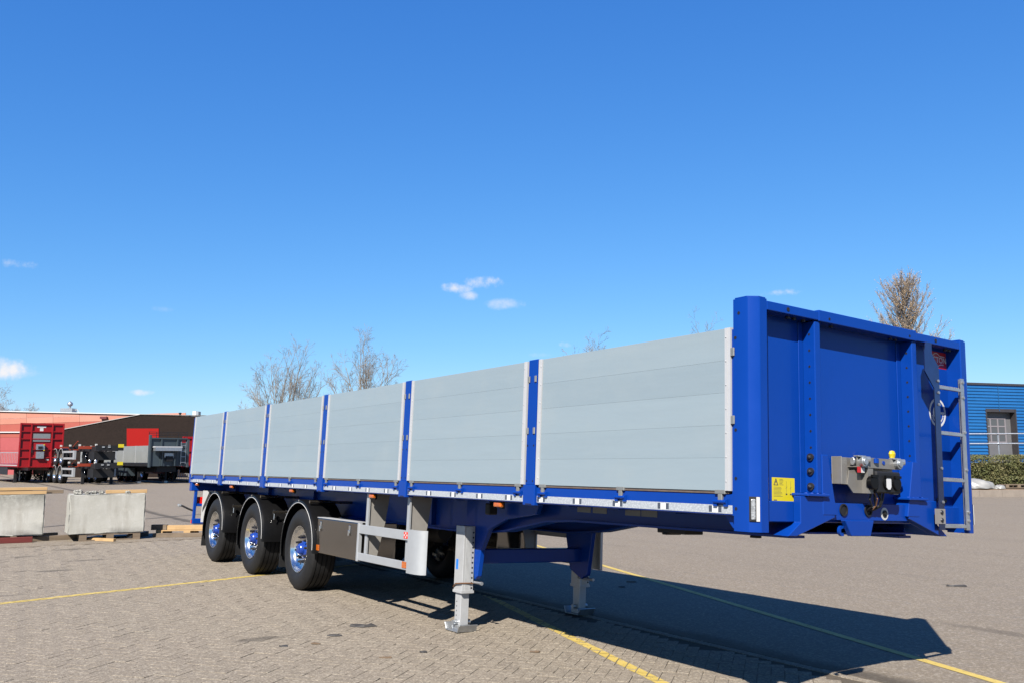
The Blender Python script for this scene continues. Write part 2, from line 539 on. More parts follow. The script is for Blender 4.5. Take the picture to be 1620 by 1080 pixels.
shared = brick_mesh(2 * BW, BW, 'paving_brick').mesh('paving_brick', M_PAVER, fix=False)
inframe = sorted([b for b in bricks if 0 < b[3][0] < 1620 and b[3][1] < 1080], key=lambda b: b[3][2])[:300]
near = set((b[0], b[1]) for b in inframe)
rest = MB(); tmpl = brick_mesh(2 * BW, BW, '')
ANG = rad(40.0)
tops = {}
for (cx, cy, horiz, p) in bricks:
    dz = random.gauss(0, .0012); tx, ty = random.gauss(0, .007), random.gauss(0, .007)
    ang = ANG + (0 if horiz else math.pi / 2) + random.gauss(0, .006)
    tops[(cx, cy)] = (dz, tx, ty, ang)
    if (cx, cy) in near:
        o = bpy.data.objects.new('paving_brick', shared); COL.objects.link(o); o.parent = paving
        o.location = (cx, cy, dz); o.rotation_euler = (tx, ty, ang)
    else:
        ca, sa = math.cos(ang), math.sin(ang); k = len(rest.v)
        for (x, y, z) in tmpl.v:
            X, Y = x * ca - y * sa, x * sa + y * ca
            rest.v.append((cx + X, cy + Y, z + dz + Y * tx * .6 - X * ty * .6))
        rest.f += [tuple(q + k for q in f) for f in tmpl.f]
# edging course beside the gutter
sol = brick_mesh(.2, .1, '')
x = PX0 + .1
while x < PX1 - .1:
    p = pix((x, PY1 - .05))
    if p and -260 < p[0] < 1880:
        k = len(rest.v); dz = random.uniform(-.002, .001)
        rest.v += [(x + a, PY1 - .053 + b, c + dz) for a, b, c in sol.v]; rest.f += [tuple(q + k for q in f) for f in sol.f]
    x += .2
o = rest.build('paving_bricks', M_PAVER, paving, fix=False); o['kind'] = 'stuff'


# painted lines
def paint_mat():
    t = NT('worn_yellow_paint')
    g = t.n.new('ShaderNodeNewGeometry'); pos = g.outputs['Position']
    n1 = t.noise(14, 6, .75, pos); n2 = t.noise(120, 3, .7, pos)
    c = t.mix(t.rng(t.noise(3, 4, .6, pos), .3, .7), (.315, .225, .036), (.365, .272, .07))
    c = t.mix(t.rng(n2, .45, .75, 0, .6), c, (.235, .185, .075))
    wear = t.math('ADD', t.math('MULTIPLY', n1, .6), t.math('MULTIPLY', n2, .4))
    t.set(color=c, rough=.7, alpha=t.rng(wear, .35, .45))
    return t.m


M_PAINT = paint_mat()


def strip_poly(pts, w):
    out = []
    for (a, b) in zip(pts[:-1], pts[1:]):
        d = Vector((b[0] - a[0], b[1] - a[1])).normalized(); nn = Vector((-d.y, d.x)) * w / 2
        out.append([(a[0] + nn.x, a[1] + nn.y), (a[0] - nn.x, a[1] - nn.y), (b[0] - nn.x, b[1] - nn.y), (b[0] + nn.x, b[1] + nn.y)])
    return out


def clip(poly, sub):
    """convex clip of poly by convex sub (counter-clockwise)"""
    def area(q): return sum(q[i][0] * q[(i + 1) % len(q)][1] - q[(i + 1) % len(q)][0] * q[i][1] for i in range(len(q)))
    if area(sub) < 0: sub = sub[::-1]
    for i in range(len(sub)):
        a, b = sub[i], sub[(i + 1) % len(sub)]; res = []
        sd = lambda p: (b[0] - a[0]) * (p[1] - a[1]) - (b[1] - a[1]) * (p[0] - a[0])
        for k in range(len(poly)):
            p, q = poly[k], poly[(k + 1) % len(poly)]; dp, dq = sd(p), sd(q)
            if dp >= 0: res.append(p)
            if dp * dq < 0:
                t = dp / (dp - dq); res.append((p[0] + (q[0] - p[0]) * t, p[1] + (q[1] - p[1]) * t))
        poly = res
        if len(poly) < 3: return None
    return poly


def line_on_blocks(pts, w):
    m = MB()
    for sp in strip_poly(pts, w):
        for (cx, cy, horiz, p) in bricks:
            if not (min(q[0] for q in sp) - .2 < cx < max(q[0] for q in sp) + .2 and min(q[1] for q in sp) - .2 < cy < max(q[1] for q in sp) + .2): continue
            dz, tx, ty, ang = tops[(cx, cy)]
            ca, sa = math.cos(ang), math.sin(ang); a, b = BW - BG / 2 - .004, BW / 2 - BG / 2 - .004
            bp = [(cx + x * ca - y * sa, cy + x * sa + y * ca) for x, y in ((-a, -b), (a, -b), (a, b), (-a, b))]
            r = clip(bp, sp)
            if r: m.add([(x, y, dz + .0022) for x, y in r], [tuple(range(len(r)))])
    return m


for name, pts, w in (('yellow_line', [(-6.6, .755), (-1.48, -.640), (.6, -1.207)], .102), ('yellow_line', [(-8.06, -7.2), (-8.72, -4.61), (-9.544, -1.345), (-10.04, .6)], .135)):
    o = line_on_blocks(pts, w).build(name, M_PAINT, fix=True); o.matrix_world = PAVE; tag(o, kind='structure')
m = MB()
for sp in strip_poly([(-14.5, 6.0), (-7.74, 3.88), (-.06, 1.545), (1.8, .98)], .095):
    m.add([(x, y, .004) for x, y in sp], [(0, 1, 2, 3)])
o = m.build('yellow_line', M_PAINT, fix=False); o.matrix_world = PAVE; tag(o, kind='structure')
t = NT('chalk_line'); t.set(color=(.3, .28, .26), rough=.8, alpha=t.rng(t.noise(9, 5, .7), .45, .62, 0, .7))
m = MB()
for sp in strip_poly([(-7.0, 4.3), (-2.74, 4.47), (-2.01, 4.45), (-1.4, 4.58), (3, 5.1)], .018):
    m.add([(x, y, .004) for x, y in sp], [(0, 1, 2, 3)])
o = m.build('chalk_line', t.m, fix=False); o.matrix_world = PAVE; tag(o, kind='structure')
# slot drain across the yard behind the concrete blocks
m = MB(); pp = [(-18.0, -8.6), (-21.0, -4.1), (-22.03, -2.73), (-22.47, -2.21), (-23.9, .09), (-25.4, 2.27), (-29, 8), (-33, 14)]
for k in range(len(pp) - 1):
    for q in range(6):
        f0, f1 = q / 6, (q + 1) / 6
        sp = strip_poly([(pp[k][0] + (pp[k + 1][0] - pp[k][0]) * f, pp[k][1] + (pp[k + 1][1] - pp[k][1]) * f) for f in (f0, f1)], .09)[0]
        m.add([(x, y, ground_z(x, y) + .006) for x, y in sp], [(0, 1, 2, 3)])
o = m.build('drain_slot', mat('drain_iron', (.02, .019, .018), .7, 0, .3, 20), fix=False); tag(o, kind='structure')

# ------------------------------------------------------------------ the blue semi-trailer
TR = empty('flatbed_trailer', YARD, 'blue three-axle semi-trailer with grey aluminium dropside boards, standing on its landing legs', 'trailer')


def part(name, mb, m, parent=None, **k): return mb.build(name, m, parent or TR, **k)


EDGE = [-13.53, -11.571, -9.369, -7.109, -4.791, -2.441, -.187]
ZB, ZT = 1.470, 2.532
for s in (-1, 1):
    sd = lambda a, b: (min(s * a, s * b), max(s * a, s * b))
    for k in range(6):
        x0 = EDGE[k] + (.085 if k else .035); x1 = EDGE[k + 1] - (.085 if k < 5 else .0)
        y0, y1 = sd(1.236, 1.246)
        pan = part('side_panel', MB().box(x0 + .01, x1 - .01, y0, y1, ZB + .006, ZT - .004), M_ALU)
        hb = (ZT - ZB) / 5
        for q in range(5):
            za, zb = ZB + q * hb, ZB + (q + 1) * hb
            poly = [(s * 1.2465, za + .0002), (s * 1.2744, za + .0002), (s * 1.2747, za + .002), (s * 1.2740, zb - .002), (s * 1.2738, zb - .0002), (s * 1.2465, zb - .0002)]
            part('board', MB().prism(poly, 'x', x0 + .052, x1 - .052), M_BOARD, pan)
        for xa in (x0, x1 - .05):
            m = MB(); y0, y1 = sd(1.2465, 1.283); m.box(xa, xa + .05, y0, y1, ZB + .001, ZT + .001)
            y0, y1 = sd(1.283, 1.287); m.box(xa + .018, xa + .024, y0, y1, ZB + .002, ZT)
            for q in range(7): m.dome((xa + (.038 if xa == x0 else .012), s * 1.283, ZB + .06 + q * (ZT - ZB - .12) / 6), (0, s, 0), .0075, .005, 6)
            part('edge_strip', m, M_STRIP, pan)
        y0, y1 = sd(1.225, 1.268)
        part('bottom_seal', MB().box(x0 + .03, x1 - .03, y0, y1, ZB - .018, ZB + .0005), M_SEAL, pan)
        for fx in (.045, .5, .955):
            xh = x0 + (x1 - x0) * fx; m = MB()
            y0, y1 = sd(1.262, 1.282); m.box(xh - .045, xh + .045, y0, y1, ZB - .022, ZB + .006)
            m.box(xh - .018, xh + .018, y0, y1, ZB - .075, ZB - .02)
            h = part('hinge', m, M_LATCH, pan, bevel=.003)
            part('hinge_pin', MB().cyl((xh - .055, s * 1.277, ZB - .07), (xh + .055, s * 1.277, ZB - .07), .013, n=8).box(xh - .06, xh - .03, *sd(1.262, 1.279), ZB - .10, ZB - .055).box(xh + .03, xh + .06, *sd(1.262, 1.279), ZB - .10, ZB - .055), M_BLUE, pan)
        ta, tb = EDGE[k] + .09 if k else EDGE[k] + .02, EDGE[k + 1] - .09 if k < 5 else EDGE[k + 1] + .01
        part('reflective_tape', MB().box(ta, tb, *sd(1.2625, 1.2645), 1.325, 1.379), M_TAPE)
    for k in range(1, 6):
        x = EDGE[k]; m = MB()
        m.box(x - .065, x + .065, *sd(1.19, 1.281), 1.468, 2.541)
        m.box(x - .086, x + .086, *sd(1.19, 1.288), 1.297, 1.47)
        po = part('side_post', m, M_BLUE, bevel=.006, seg=2)
        for z in (2.37, 1.925):
            for e in (-1, 1):
                part('latch', MB().box(x + e * .062, x + e * .034, *sd(1.281, 1.291), z - .028, z + .028), M_LATCH, po, bevel=.003)
        for z in (1.80, 1.50) if s < 0 else ():
            for e in (-1, 1): part('bolt_hole', MB().cyl((x + e * .045, s * 1.2795, z), (x + e * .045, s * 1.2822, z), .009, n=8), M_BLACK, po)
        part('drain_slot', MB().box(x - .045, x + .045, *sd(1.2855, 1.2885), 1.303, 1.312), M_BLACK, po)
    part('side_rail', MB().box(-13.53, -.17, *sd(1.17, 1.262), 1.314, 1.452), M_BLUE, bevel=.006)
    # rear corner post
    part('corner_post', MB().box(-13.56, -13.498, *sd(1.19, 1.281), 1.30, 2.52), M_BLUE, bevel=.006)
    # longitudinal main beam
    by = s * .62
    web = [(-.2, 1.398), (-.2, 1.19), (-2.6, 1.175), (-3.0, 1.15), (-3.7, 1.02), (-4.3, .97), (-12.4, .97), (-13.45, 1.15), (-13.45, 1.398)]
    beam = part('chassis_beam', MB().prism(web, 'y', by - .012, by + .012), M_BLUE)
    m = MB()
    for (a, b) in zip(web[1:7], web[2:8]):
        m.prism([(a[0], a[1]), (b[0], b[1]), (b[0], b[1] - .018), (a[0], a[1] - .018)], 'y', by - .075, by + .075)
    part('bottom_flange', m, M_BLUE, beam)
    for x in (-5.2, -6.6, -8.8, -10.8, -12.6):
        part('stiffener', MB().box(x - .006, x + .006, by - .07, by + .07, .99, 1.39), M_BLUE, beam)
    for x in (-13.17, -11.03, -8.24, -5.64, -2.99):
        lm = MB().box(x - .06, x + .06, *sd(1.205, 1.25), 1.262, 1.303)
        ml = part('marker_lamp', lm, M_ORANGE, bevel=.012, seg=2)
        part('lamp_bracket', MB().box(x - .03, x + .03, *sd(1.18, 1.21), 1.25, 1.318), M_BLACK, ml)
part('deck_floor', MB().box(-13.5, -.19, -1.17, 1.17, 1.402, 1.43), M_DECK)
x = -13.3
while x > -20 and x < -.4:
    part('cross_member', MB().box(x - .025, x + .025, -1.10, 1.10, 1.30, 1.40), M_BLUE)
    x += .62
for x in (-6.0, -9.8, -12.9):
    part('chassis_crossbeam', MB().box(x - .05, x + .05, -.605, .605, 1.02, 1.22), M_BLUE)
# tailgate
tg = part('tailgate', MB().box(-13.53, -13.50, -1.18, 1.18, ZB, ZT - .02), M_ALU)
for q in range(5):
    z = ZB + q * .208
    part('board', MB().box(-13.545, -13.531, -1.17, 1.17, z + .002, z + .206), M_BOARD, tg)
part('rear_beam', MB().box(-13.55, -13.40, -1.262, 1.262, 1.16, 1.312), M_BLUE, bevel=.008)

# ---- headboard
XP = -.115
for s in (-1, 1):
    poly = [(-.168, s * 1.2755), (-.058, s * 1.2755), (-.046, s * 1.272), (-.005, s * 1.222), (0, s * 1.210), (0, s * 1.145), (-.006, s * 1.137), (-.168, s * 1.137)]
    hp = part('headboard_post', MB().prism(poly, 'z', 1.22, 2.716), M_BLUE, smooth=True, angle=20)
    p2 = [(-.160, s * 1.268), (-.060, s * 1.268), (-.01, s * 1.21), (-.01, s * 1.145), (-.160, s * 1.145)]
    part('post_cap', MB().prism(p2, 'z', 2.7162, 2.727), M_BLUE, hp)
    part('post_flange', MB().box(-.187, -.1685, min(s * 1.15, s * 1.268), max(s * 1.15, s * 1.268), 1.315, 2.52), M_BLUE, hp)
    for bx, z in ((-.15, 2.46), (-.15, 1.86), (-.15, 1.55), (-.15, 1.36), (-.12, 2.62)):
        part('bolt_hole', MB().cyl((bx, s * 1.27, z), (bx, s * 1.2775, z), .011, n=10), M_BLACK, hp)
    for z in (2.37, 1.925):
        part('latch', MB().box(-.187, -.155, min(s * 1.2757, s * 1.286), max(s * 1.2757, s * 1.286), z - .028, z + .028), M_LATCH, hp, bevel=.003)
    # front position lamp set in the corner
    nx, ny = .77, s * .64; tx, ty = .64, -s * .77
    cx, cy = -.0265, s * 1.247
    def lb(w0, w1, d0, d1, z0, z1, m):
        c = [(cx + tx * w + nx * d, cy + ty * w + ny * d) for w, d in ((w0, d0), (w1, d0), (w1, d1), (w0, d1))]
        return m.prism(c, 'z', z0, z1)
    lampf = part('position_lamp', lb(-.032, .034, .0015, .005, 1.285, 1.44, MB()), M_BLACK, hp)
    part('lamp_rim', lb(.012, .033, .0052, .008, 1.287, 1.438, MB()), M_PLATEW, hp)
    part('lamp_lens', lb(-.022, .006, .007, .016, 1.297, 1.425, MB()), M_CLEAR, hp, bevel=.006, seg=2)
    part('lamp_seal', lb(-.028, .010, .0071, .0095, 1.288, 1.434, MB()), M_BLACK, hp)
    # gusset below the rail behind the post
    part('corner_gusset', MB().prism([(-.17, 1.31), (-.17, 1.225), (-.23, 1.235), (-.30, 1.312)], 'y', s * 1.20, s * 1.215), M_BLUE)
wall = part('headboard_panel', MB().box(XP - .02, XP, -1.137, 1.137, 1.42, 2.66), M_BLUE)
tb = part('top_beam', MB().box(-.168, -.002, -1.1365, -.612, 2.645, 2.706).box(-.168, -.002, .54, 1.1365, 2.645, 2.706).box(-.168, .003, -.612, .54, 2.640, 2.718), M_BLUE, bevel=.005, seg=2)
for y in (-.93, .80): part('bolt_hole', MB().cyl((-.01, y, 2.676), (.0015, y, 2.676), .014, n=12), M_BLACK, tb)
for y in (-.5, .45): part('bolt_hole', MB().cyl((-.01, y, 2.668), (.0048, y, 2.668), .010, n=10), M_BLACK, tb)
for y in (-.86, -.80, -.70, -.40, .30, .36, 1.03, 1.08):
    part('bolt', MB().cyl((-.06, y, 2.645), (-.06, y, 2.628), .016, n=8), M_BOLT, tb)
for (y0, y1) in ((-.645, -.585), (.495, .555)):
    cpart = part('headboard_column', MB().box(XP + .0002, -.012, y0, y1, 1.475, 2.639), M_BLUE, bevel=.006, seg=2)
    part('column_flange', MB().box(XP + .0004, XP + .007, y0 - .05, y0 - .001, 1.475, 2.639), M_BLUE, cpart, bevel=.003)
    for q in range(8): part('bolt_hole', MB().cyl((-.058, y0 - .0015, 1.78 + q * .11), (-.058, y0 + .004, 1.78 + q * .11), .0085, n=10), M_BLACK, cpart)
    for z in (1.52, 1.62, 1.715):
        m = MB(); m.cyl((-.06, y0, z), (-.06, y0 - .012, z), .026, n=12).dome((-.06, y0 - .012, z), (0, -1, 0), .017, .016, 6)
        part('bolt', m, M_BOLT, cpart)
    # step plate at its foot
    sp = part('step_plate', MB().box(XP + .001, .02, y0 - .14, y1 + .03, 1.455, 1.4745), M_BLUE, bevel=.004)
    m = MB()
    for q in range(7): m.dome((-.01 - .03 * (q % 2), y0 - .12 + q * .03, 1.4745), (0, 0, 1), .010, .006, 6)
    part('weld_bead', m, M_BLUE, sp)
    # gusset that carries the column down to the chassis neck
    sg = -1 if y0 < 0 else 1
    e = -1 if y0 < 0 else 1
    inner = y1 if y0 < 0 else y0
    k = 1 if y0 < 0 else -1
    gp = [(inner - k * .015, 1.735), (inner + k * .05, 1.735), (inner + k * .135, 1.335), (inner - k * .015, 1.335)]
    part('gusset_plate', MB().prism(gp, 'x', -.112, -.005), M_BLUE, bevel=.004)
    fg = [(inner - k * .24, 1.4545), (inner - k * .24, 1.285), (inner - k * .37, 1.197), (inner - k * .28, 1.197), (inner + k * .115, 1.320), (inner + k * .115, 1.40), (inner + k * .06, 1.4545)]
    part('front_gusset', MB().prism(fg, 'x', -.0655, -.008), M_BLUE, bevel=.004)
    rp = [(inner - k * .36, 1.198), (inner - k * .27, 1.198), (inner + k * .13, 1.325), (inner + k * .13, 1.338), (inner - k * .11, 1.338)]
    part('neck_ramp', MB().prism(rp, 'x', -.30, -.066), M_BLUE, bevel=.004)
part('lower_front_beam', MB().box(XP - .10, -.066, -1.137, 1.137, 1.283, 1.418), M_BLUE, bevel=.006)
part('coupling_plate', MB().box(-2.2, -.12, -.60, .60, 1.205, 1.217), M_BLUE)
lf = part('neck_front_plate', MB().box(-.066, -.032, -.485, .60, 1.305, 1.418), M_BLUE)
for (y, z, r) in ((-.35, 1.372, .042), (-.075, 1.372, .042)):
    pt = part('port_hole', MB().lathe([(r, -.031), (r, -.022), (r - .008, -.022), (r - .008, -.031)], 24, (0, y, z), 'x'), M_BLACK, lf, smooth=True)
    part('port_dark', MB().cyl((-.0315, y, z), (-.0305, y, z), r - .008, n=20), M_BLACK, lf)
rg = part('round_label', MB().cyl((-.0318, .118, 1.352), (-.0300, .118, 1.352), .044, n=28), M_PLATEW, lf)
part('round_label_core', MB().cyl((-.0302, .118, 1.352), (-.026, .118, 1.352), .026, n=20).cyl((-.026, .118, 1.352), (-.018, .118, 1.352), .012, n=10), M_BLACK, lf)
part('printed_strip', MB().box(-.0318, -.0305, -.478, -.458, 1.315, 1.41), M_PLATEW, lf)
tongue = [(-.39, 1.305), (-.07, 1.305), (-.11, 1.199), (-.32, 1.199)]
part('kingpin_guard', MB().prism(tongue, 'x', -.028, .012), M_BLUE, bevel=.004)
part('guard_hook', MB().lathe([(.035, -.02), (.035, -.002), (.016, -.002), (.016, -.02)], 16, (-.02, -.375, 1.232), 'x', rad(60), rad(300)), M_BLUE)
kp = part('kingpin', MB().lathe([(.0, 1.206), (.045, 1.206), (.045, 1.17), (.0365, 1.165), (.0365, 1.135), (.045, 1.13), (.045, 1.115), (0, 1.115)], 20, (-1.1, 0, 0), 'z'), M_BLACK, smooth=True)
part('valve_box', MB().box(-1.62, -1.30, -.58, -.38, 1.125, 1.204).box(-1.56, -1.5, -.585, -.42, 1.112, 1.13), M_BLACK, bevel=.006)

# ---- service coupling bracket on the headboard
cb = part('coupling_bracket', MB().box(-.03, -.022, -.47, .22, 1.545, 1.73).box(-.022, .10, -.47, -.462, 1.545, 1.73).box(.02, .03, -.462, -.35, 1.545, 1.725), M_BRKT, bevel=.002)
part('bracket_arm', MB().prism([(-.34, 1.64), (-.14, 1.66), (-.14, 1.49), (-.30, 1.49), (-.36, 1.545)], 'x', .0305, .045).box(.045, .12, -.2, -.14, 1.49, 1.66), M_BRKT, cb)
part('bracket_shelf', MB().box(-.022, .10, -.30, .21, 1.665, 1.672).box(.092, .10, -.30, .21, 1.672, 1.735), M_BRKT, cb)
part('bracket_foot', MB().box(.0, .05, .155, .215, 1.49, 1.62), M_BRKT, cb)
part('socket_block', MB().box(.03, .155, -.135, .15, 1.495, 1.645), M_BLACK, cb, bevel=.01)
for y in (-.175, -.02, .09):
    m = MB().lathe([(.046, .12), (.046, .175), (.040, .18), (0, .18), (0, .12)], 20, (0, y, 1.563), 'x')
    m.box(.165, .19, y - .035, y + .035, 1.60, 1.618)
    part('socket_cap', m, M_BLACKP, cb, smooth=True)
part('white_label', MB().prism([(-.045, 1.535), (-.03, 1.522), (-.005, 1.522), (.008, 1.54), (.008, 1.59), (-.003, 1.612), (-.032, 1.612), (-.045, 1.59)], 'x', .1802, .184), M_WHITE, cb)
for y in (-.25, .155):
    m = MB().cyl((.05, y - .06, 1.705), (.05, y + .02, 1.705), .028, n=14).cyl((.05, y, 1.705), (.15, y, 1.705), .036, n=16).cyl((.15, y, 1.705), (.165, y, 1.705), .024, n=12)
    m.cyl((.10, y + .02, 1.72), (.13, y + .075, 1.72), .022, n=10).box(.06, .13, y - .055, y + .03, 1.735, 1.745)
    part('air_coupling', m, M_GALV, cb, bevel=.002)
part('yellow_cap', MB().lathe([(0, 1.738), (.020, 1.738), (.026, 1.752), (.032, 1.775), (.022, 1.795), (0, 1.80)], 14, (.07, .135, 0), 'z'), M_CAPY, cb, smooth=True)
part('blue_cap', MB().lathe([(0, 1.70), (.024, 1.70), (.024, 1.73), (0, 1.735)], 12, (.11, -.09, 0), 'z').cyl((.10, .0, 1.705), (.108, .0, 1.705), .014, n=10), M_BLUE, cb, smooth=True)
part('red_tag', MB().box(.1005, .106, -.30, -.262, 1.628, 1.668), M_RED, cb)
part('grey_tag', MB().box(.1005, .104, -.258, -.22, 1.628, 1.662), M_PLATEW, cb)
for y, z in ((-.42, 1.70), (-.42, 1.575), (-.45, 1.70), (.19, 1.60), (.19, 1.515)): part('bolt', MB().dome((.03 if y < 0 else .05, y, z), (1, 0, 0), .014, .012, 6), M_BOLT, cb)
m = MB()
for q in range(5):
    y = -.12 + q * .035; a = random.uniform(-.04, .04)
    m.tube([(.07, y, 1.50), (.075, y + a, 1.45), (.05, y * .6 + a, 1.405), (.0, y * .4 - .05, 1.378), (-.05, -.075, 1.372)], .009, 6)
part('cable', m, M_BLACK, cb, smooth=True)
part('copper_cable', MB().tube([(.08, -.1, 1.50), (.10, -.08, 1.455), (.06, -.06, 1.41), (.02, -.07, 1.38)], .006, 6), M_CABLE, cb, smooth=True)

for ob in [cb] + list(cb.children):      # the whole unit sits close to the headboard
    for v in ob.data.vertices: v.co.x = -.03 + (v.co.x + .03) * .62

# ---- ladder on the far side of the headboard
ld = part('ladder', MB().prism([(.60, 2.42), (.60, 2.58), (.63, 2.644), (.70, 2.644), (.70, 2.56), (.785, 2.47), (.785, 1.245), (.715, 1.245), (.715, 2.30)], 'x', .016, .024).box(-.02, .0158, .777, .785, 1.28, 2.46), mat('galvanised_blue_reflection', (.05, .075, .17), .16, .9, .15, 10))  # galvanised rail, mirrored blue of sky and panel put into its base colour
part('ladder_rail', MB().box(.014, .022, 1.085, 1.13, 1.245, 2.41).box(-.02, .0138, 1.122, 1.13, 1.245, 2.41), M_GALV, ld)
for z in (2.315, 1.965, 1.615, 1.27):
    m = MB().box(-.016, .022, .7855, 1.0845, z - .010, z + .012)
    for q in range(11): m.box(-.012, .018, .793 + q * .0265, .804 + q * .0265, z + .012, z + .019)
    part('rung', m, M_GALV, ld, bevel=.002)
for y, zs in ((.765, (2.36, 2.27, 2.18, 1.70, 1.45)), (1.108, (2.38, 2.26, 1.99, 1.70, 1.38, 1.315))):
    for z in zs: part('bolt', MB().cyl((.02, y, z), (.034, y, z), .011, n=6), M_GALV, ld)
part('ladder_foot', MB().box(.0245, .030, .655, .785, 1.29, 1.40), mat('foot_plate', (.2, .185, .17), .4, .4, .1, 9), ld)
for z in (1.375, 1.318): part('bolt', MB().dome((.030, .735, z), (1, 0, 0), .018, .014, 8), M_BOLT, ld)
for y, z in ((.93, 1.465), (1.03, 1.46), (1.0, 1.425)): part('bolt', MB().dome((XP + .001, y, z), (1, 0, 0), .020, .016, 8), M_BOLT, ld)
# ---- stickers
ys = part('warning_sticker', MB().box(XP + .0004, XP + .0016, -.975, -.75, 1.41, 1.570), M_YEL)
m = MB(); X = XP + .0018
def pr(y0, y1, z0, z1): m.box(X - .0002, X + .0002, y0, y1, z0, z1)
def bar(a, b, w):
    d = Vector((b[0] - a[0], b[1] - a[1])).normalized(); n = Vector((-d.y, d.x)) * w / 2
    m.prism([(a[0] + n.x, a[1] + n.y), (a[0] - n.x, a[1] - n.y), (b[0] - n.x, b[1] - n.y), (b[0] + n.x, b[1] + n.y)], 'x', X - .0002, X + .0002)
bar((-.953, 1.552), (-.937, 1.594), .005); bar((-.937, 1.594), (-.921, 1.552), .005); bar((-.955, 1.553), (-.919, 1.553), .005); pr(-.940, -.934, 1.563, 1.580)
for q in range(5): pr(-.910, -.878 - random.uniform(0, .01), 1.590 - q * .009, 1.5925 - q * .009)
for q in range(8): pr(-.955, -.90 + random.uniform(0, .02), 1.538 - q * .0085, 1.5400 - q * .0085)
for y in (-.855, -.822): bar((y, 1.58), (y, 1.505), .0012); pr(y - .006, y + .006, 1.490, 1.500); bar((y - .006, 1.53), (y + .006, 1.545), .0012)
pr(-.955, -.93, 1.452, 1.458)
m.v = [(a, -.8615 + (b_ + .8775) * 1.27, c_ - .032) for a, b_, c_ in m.v]
part('sticker_print', m, M_PRINT, ys)
rs = part('red_maker_sticker', MB().box(XP + .0004, XP + .0016, .86, 1.125, 2.495, 2.625), M_RED)
tm = text_mesh('PACTON', .066, M_WHITE, .0006)
tm.transform(Matrix(((0, 0, 1, XP + .0022), (1.0, 0, 0, .9925), (0, 1, 0, 2.56), (0, 0, 0, 1))))
o = bpy.data.objects.new('sticker_lettering', tm); COL.objects.link(o); o.parent = rs
m = MB()
def band(pts, w):
    for a, b in zip(pts[:-1], pts[1:]): bar(a, b, w)
X = XP + .0020
band([(.785, 2.575), (.85, 2.575), (.87, 2.59), (.895, 2.594), (.92, 2.586), (.935, 2.575), (1.01, 2.572)], .006)
band([(.785, 2.505), (.85, 2.505), (.865, 2.495), (.885, 2.49), (.915, 2.49), (.93, 2.50), (.95, 2.507), (.99, 2.507)], .006)
m.v = [(a, b_ + .0975, c_ + .02) for a, b_, c_ in m.v]
part('sticker_outline', m, M_WHITE, rs)
em = part('round_emblem', MB().lathe([(.114, XP + .0004), (.114, XP + .002), (.096, XP + .002), (.096, XP + .0004)], 40, (0, .977, 2.14), 'x'), M_WHITE)
X = XP + .0012; m = MB()
m.lathe([(.055, XP + .0004), (.055, XP + .002), (.035, XP + .002), (.035, XP + .0004)], 30, (0, .967, 2.14), 'x', rad(40), rad(320))
for q in range(14):
    a = rad(200 + q * 11); m.box(X - .0006, X + .0008, .977 + .077 * math.cos(a) - .006, .977 + .077 * math.cos(a) + .006, 2.14 + .077 * math.sin(a) - .005, 2.14 + .077 * math.sin(a) + .005)
m.box(X - .0006, X + .0008, 1.0, 1.08, 2.13, 2.15)
part('emblem_print', m, M_WHITE, em)

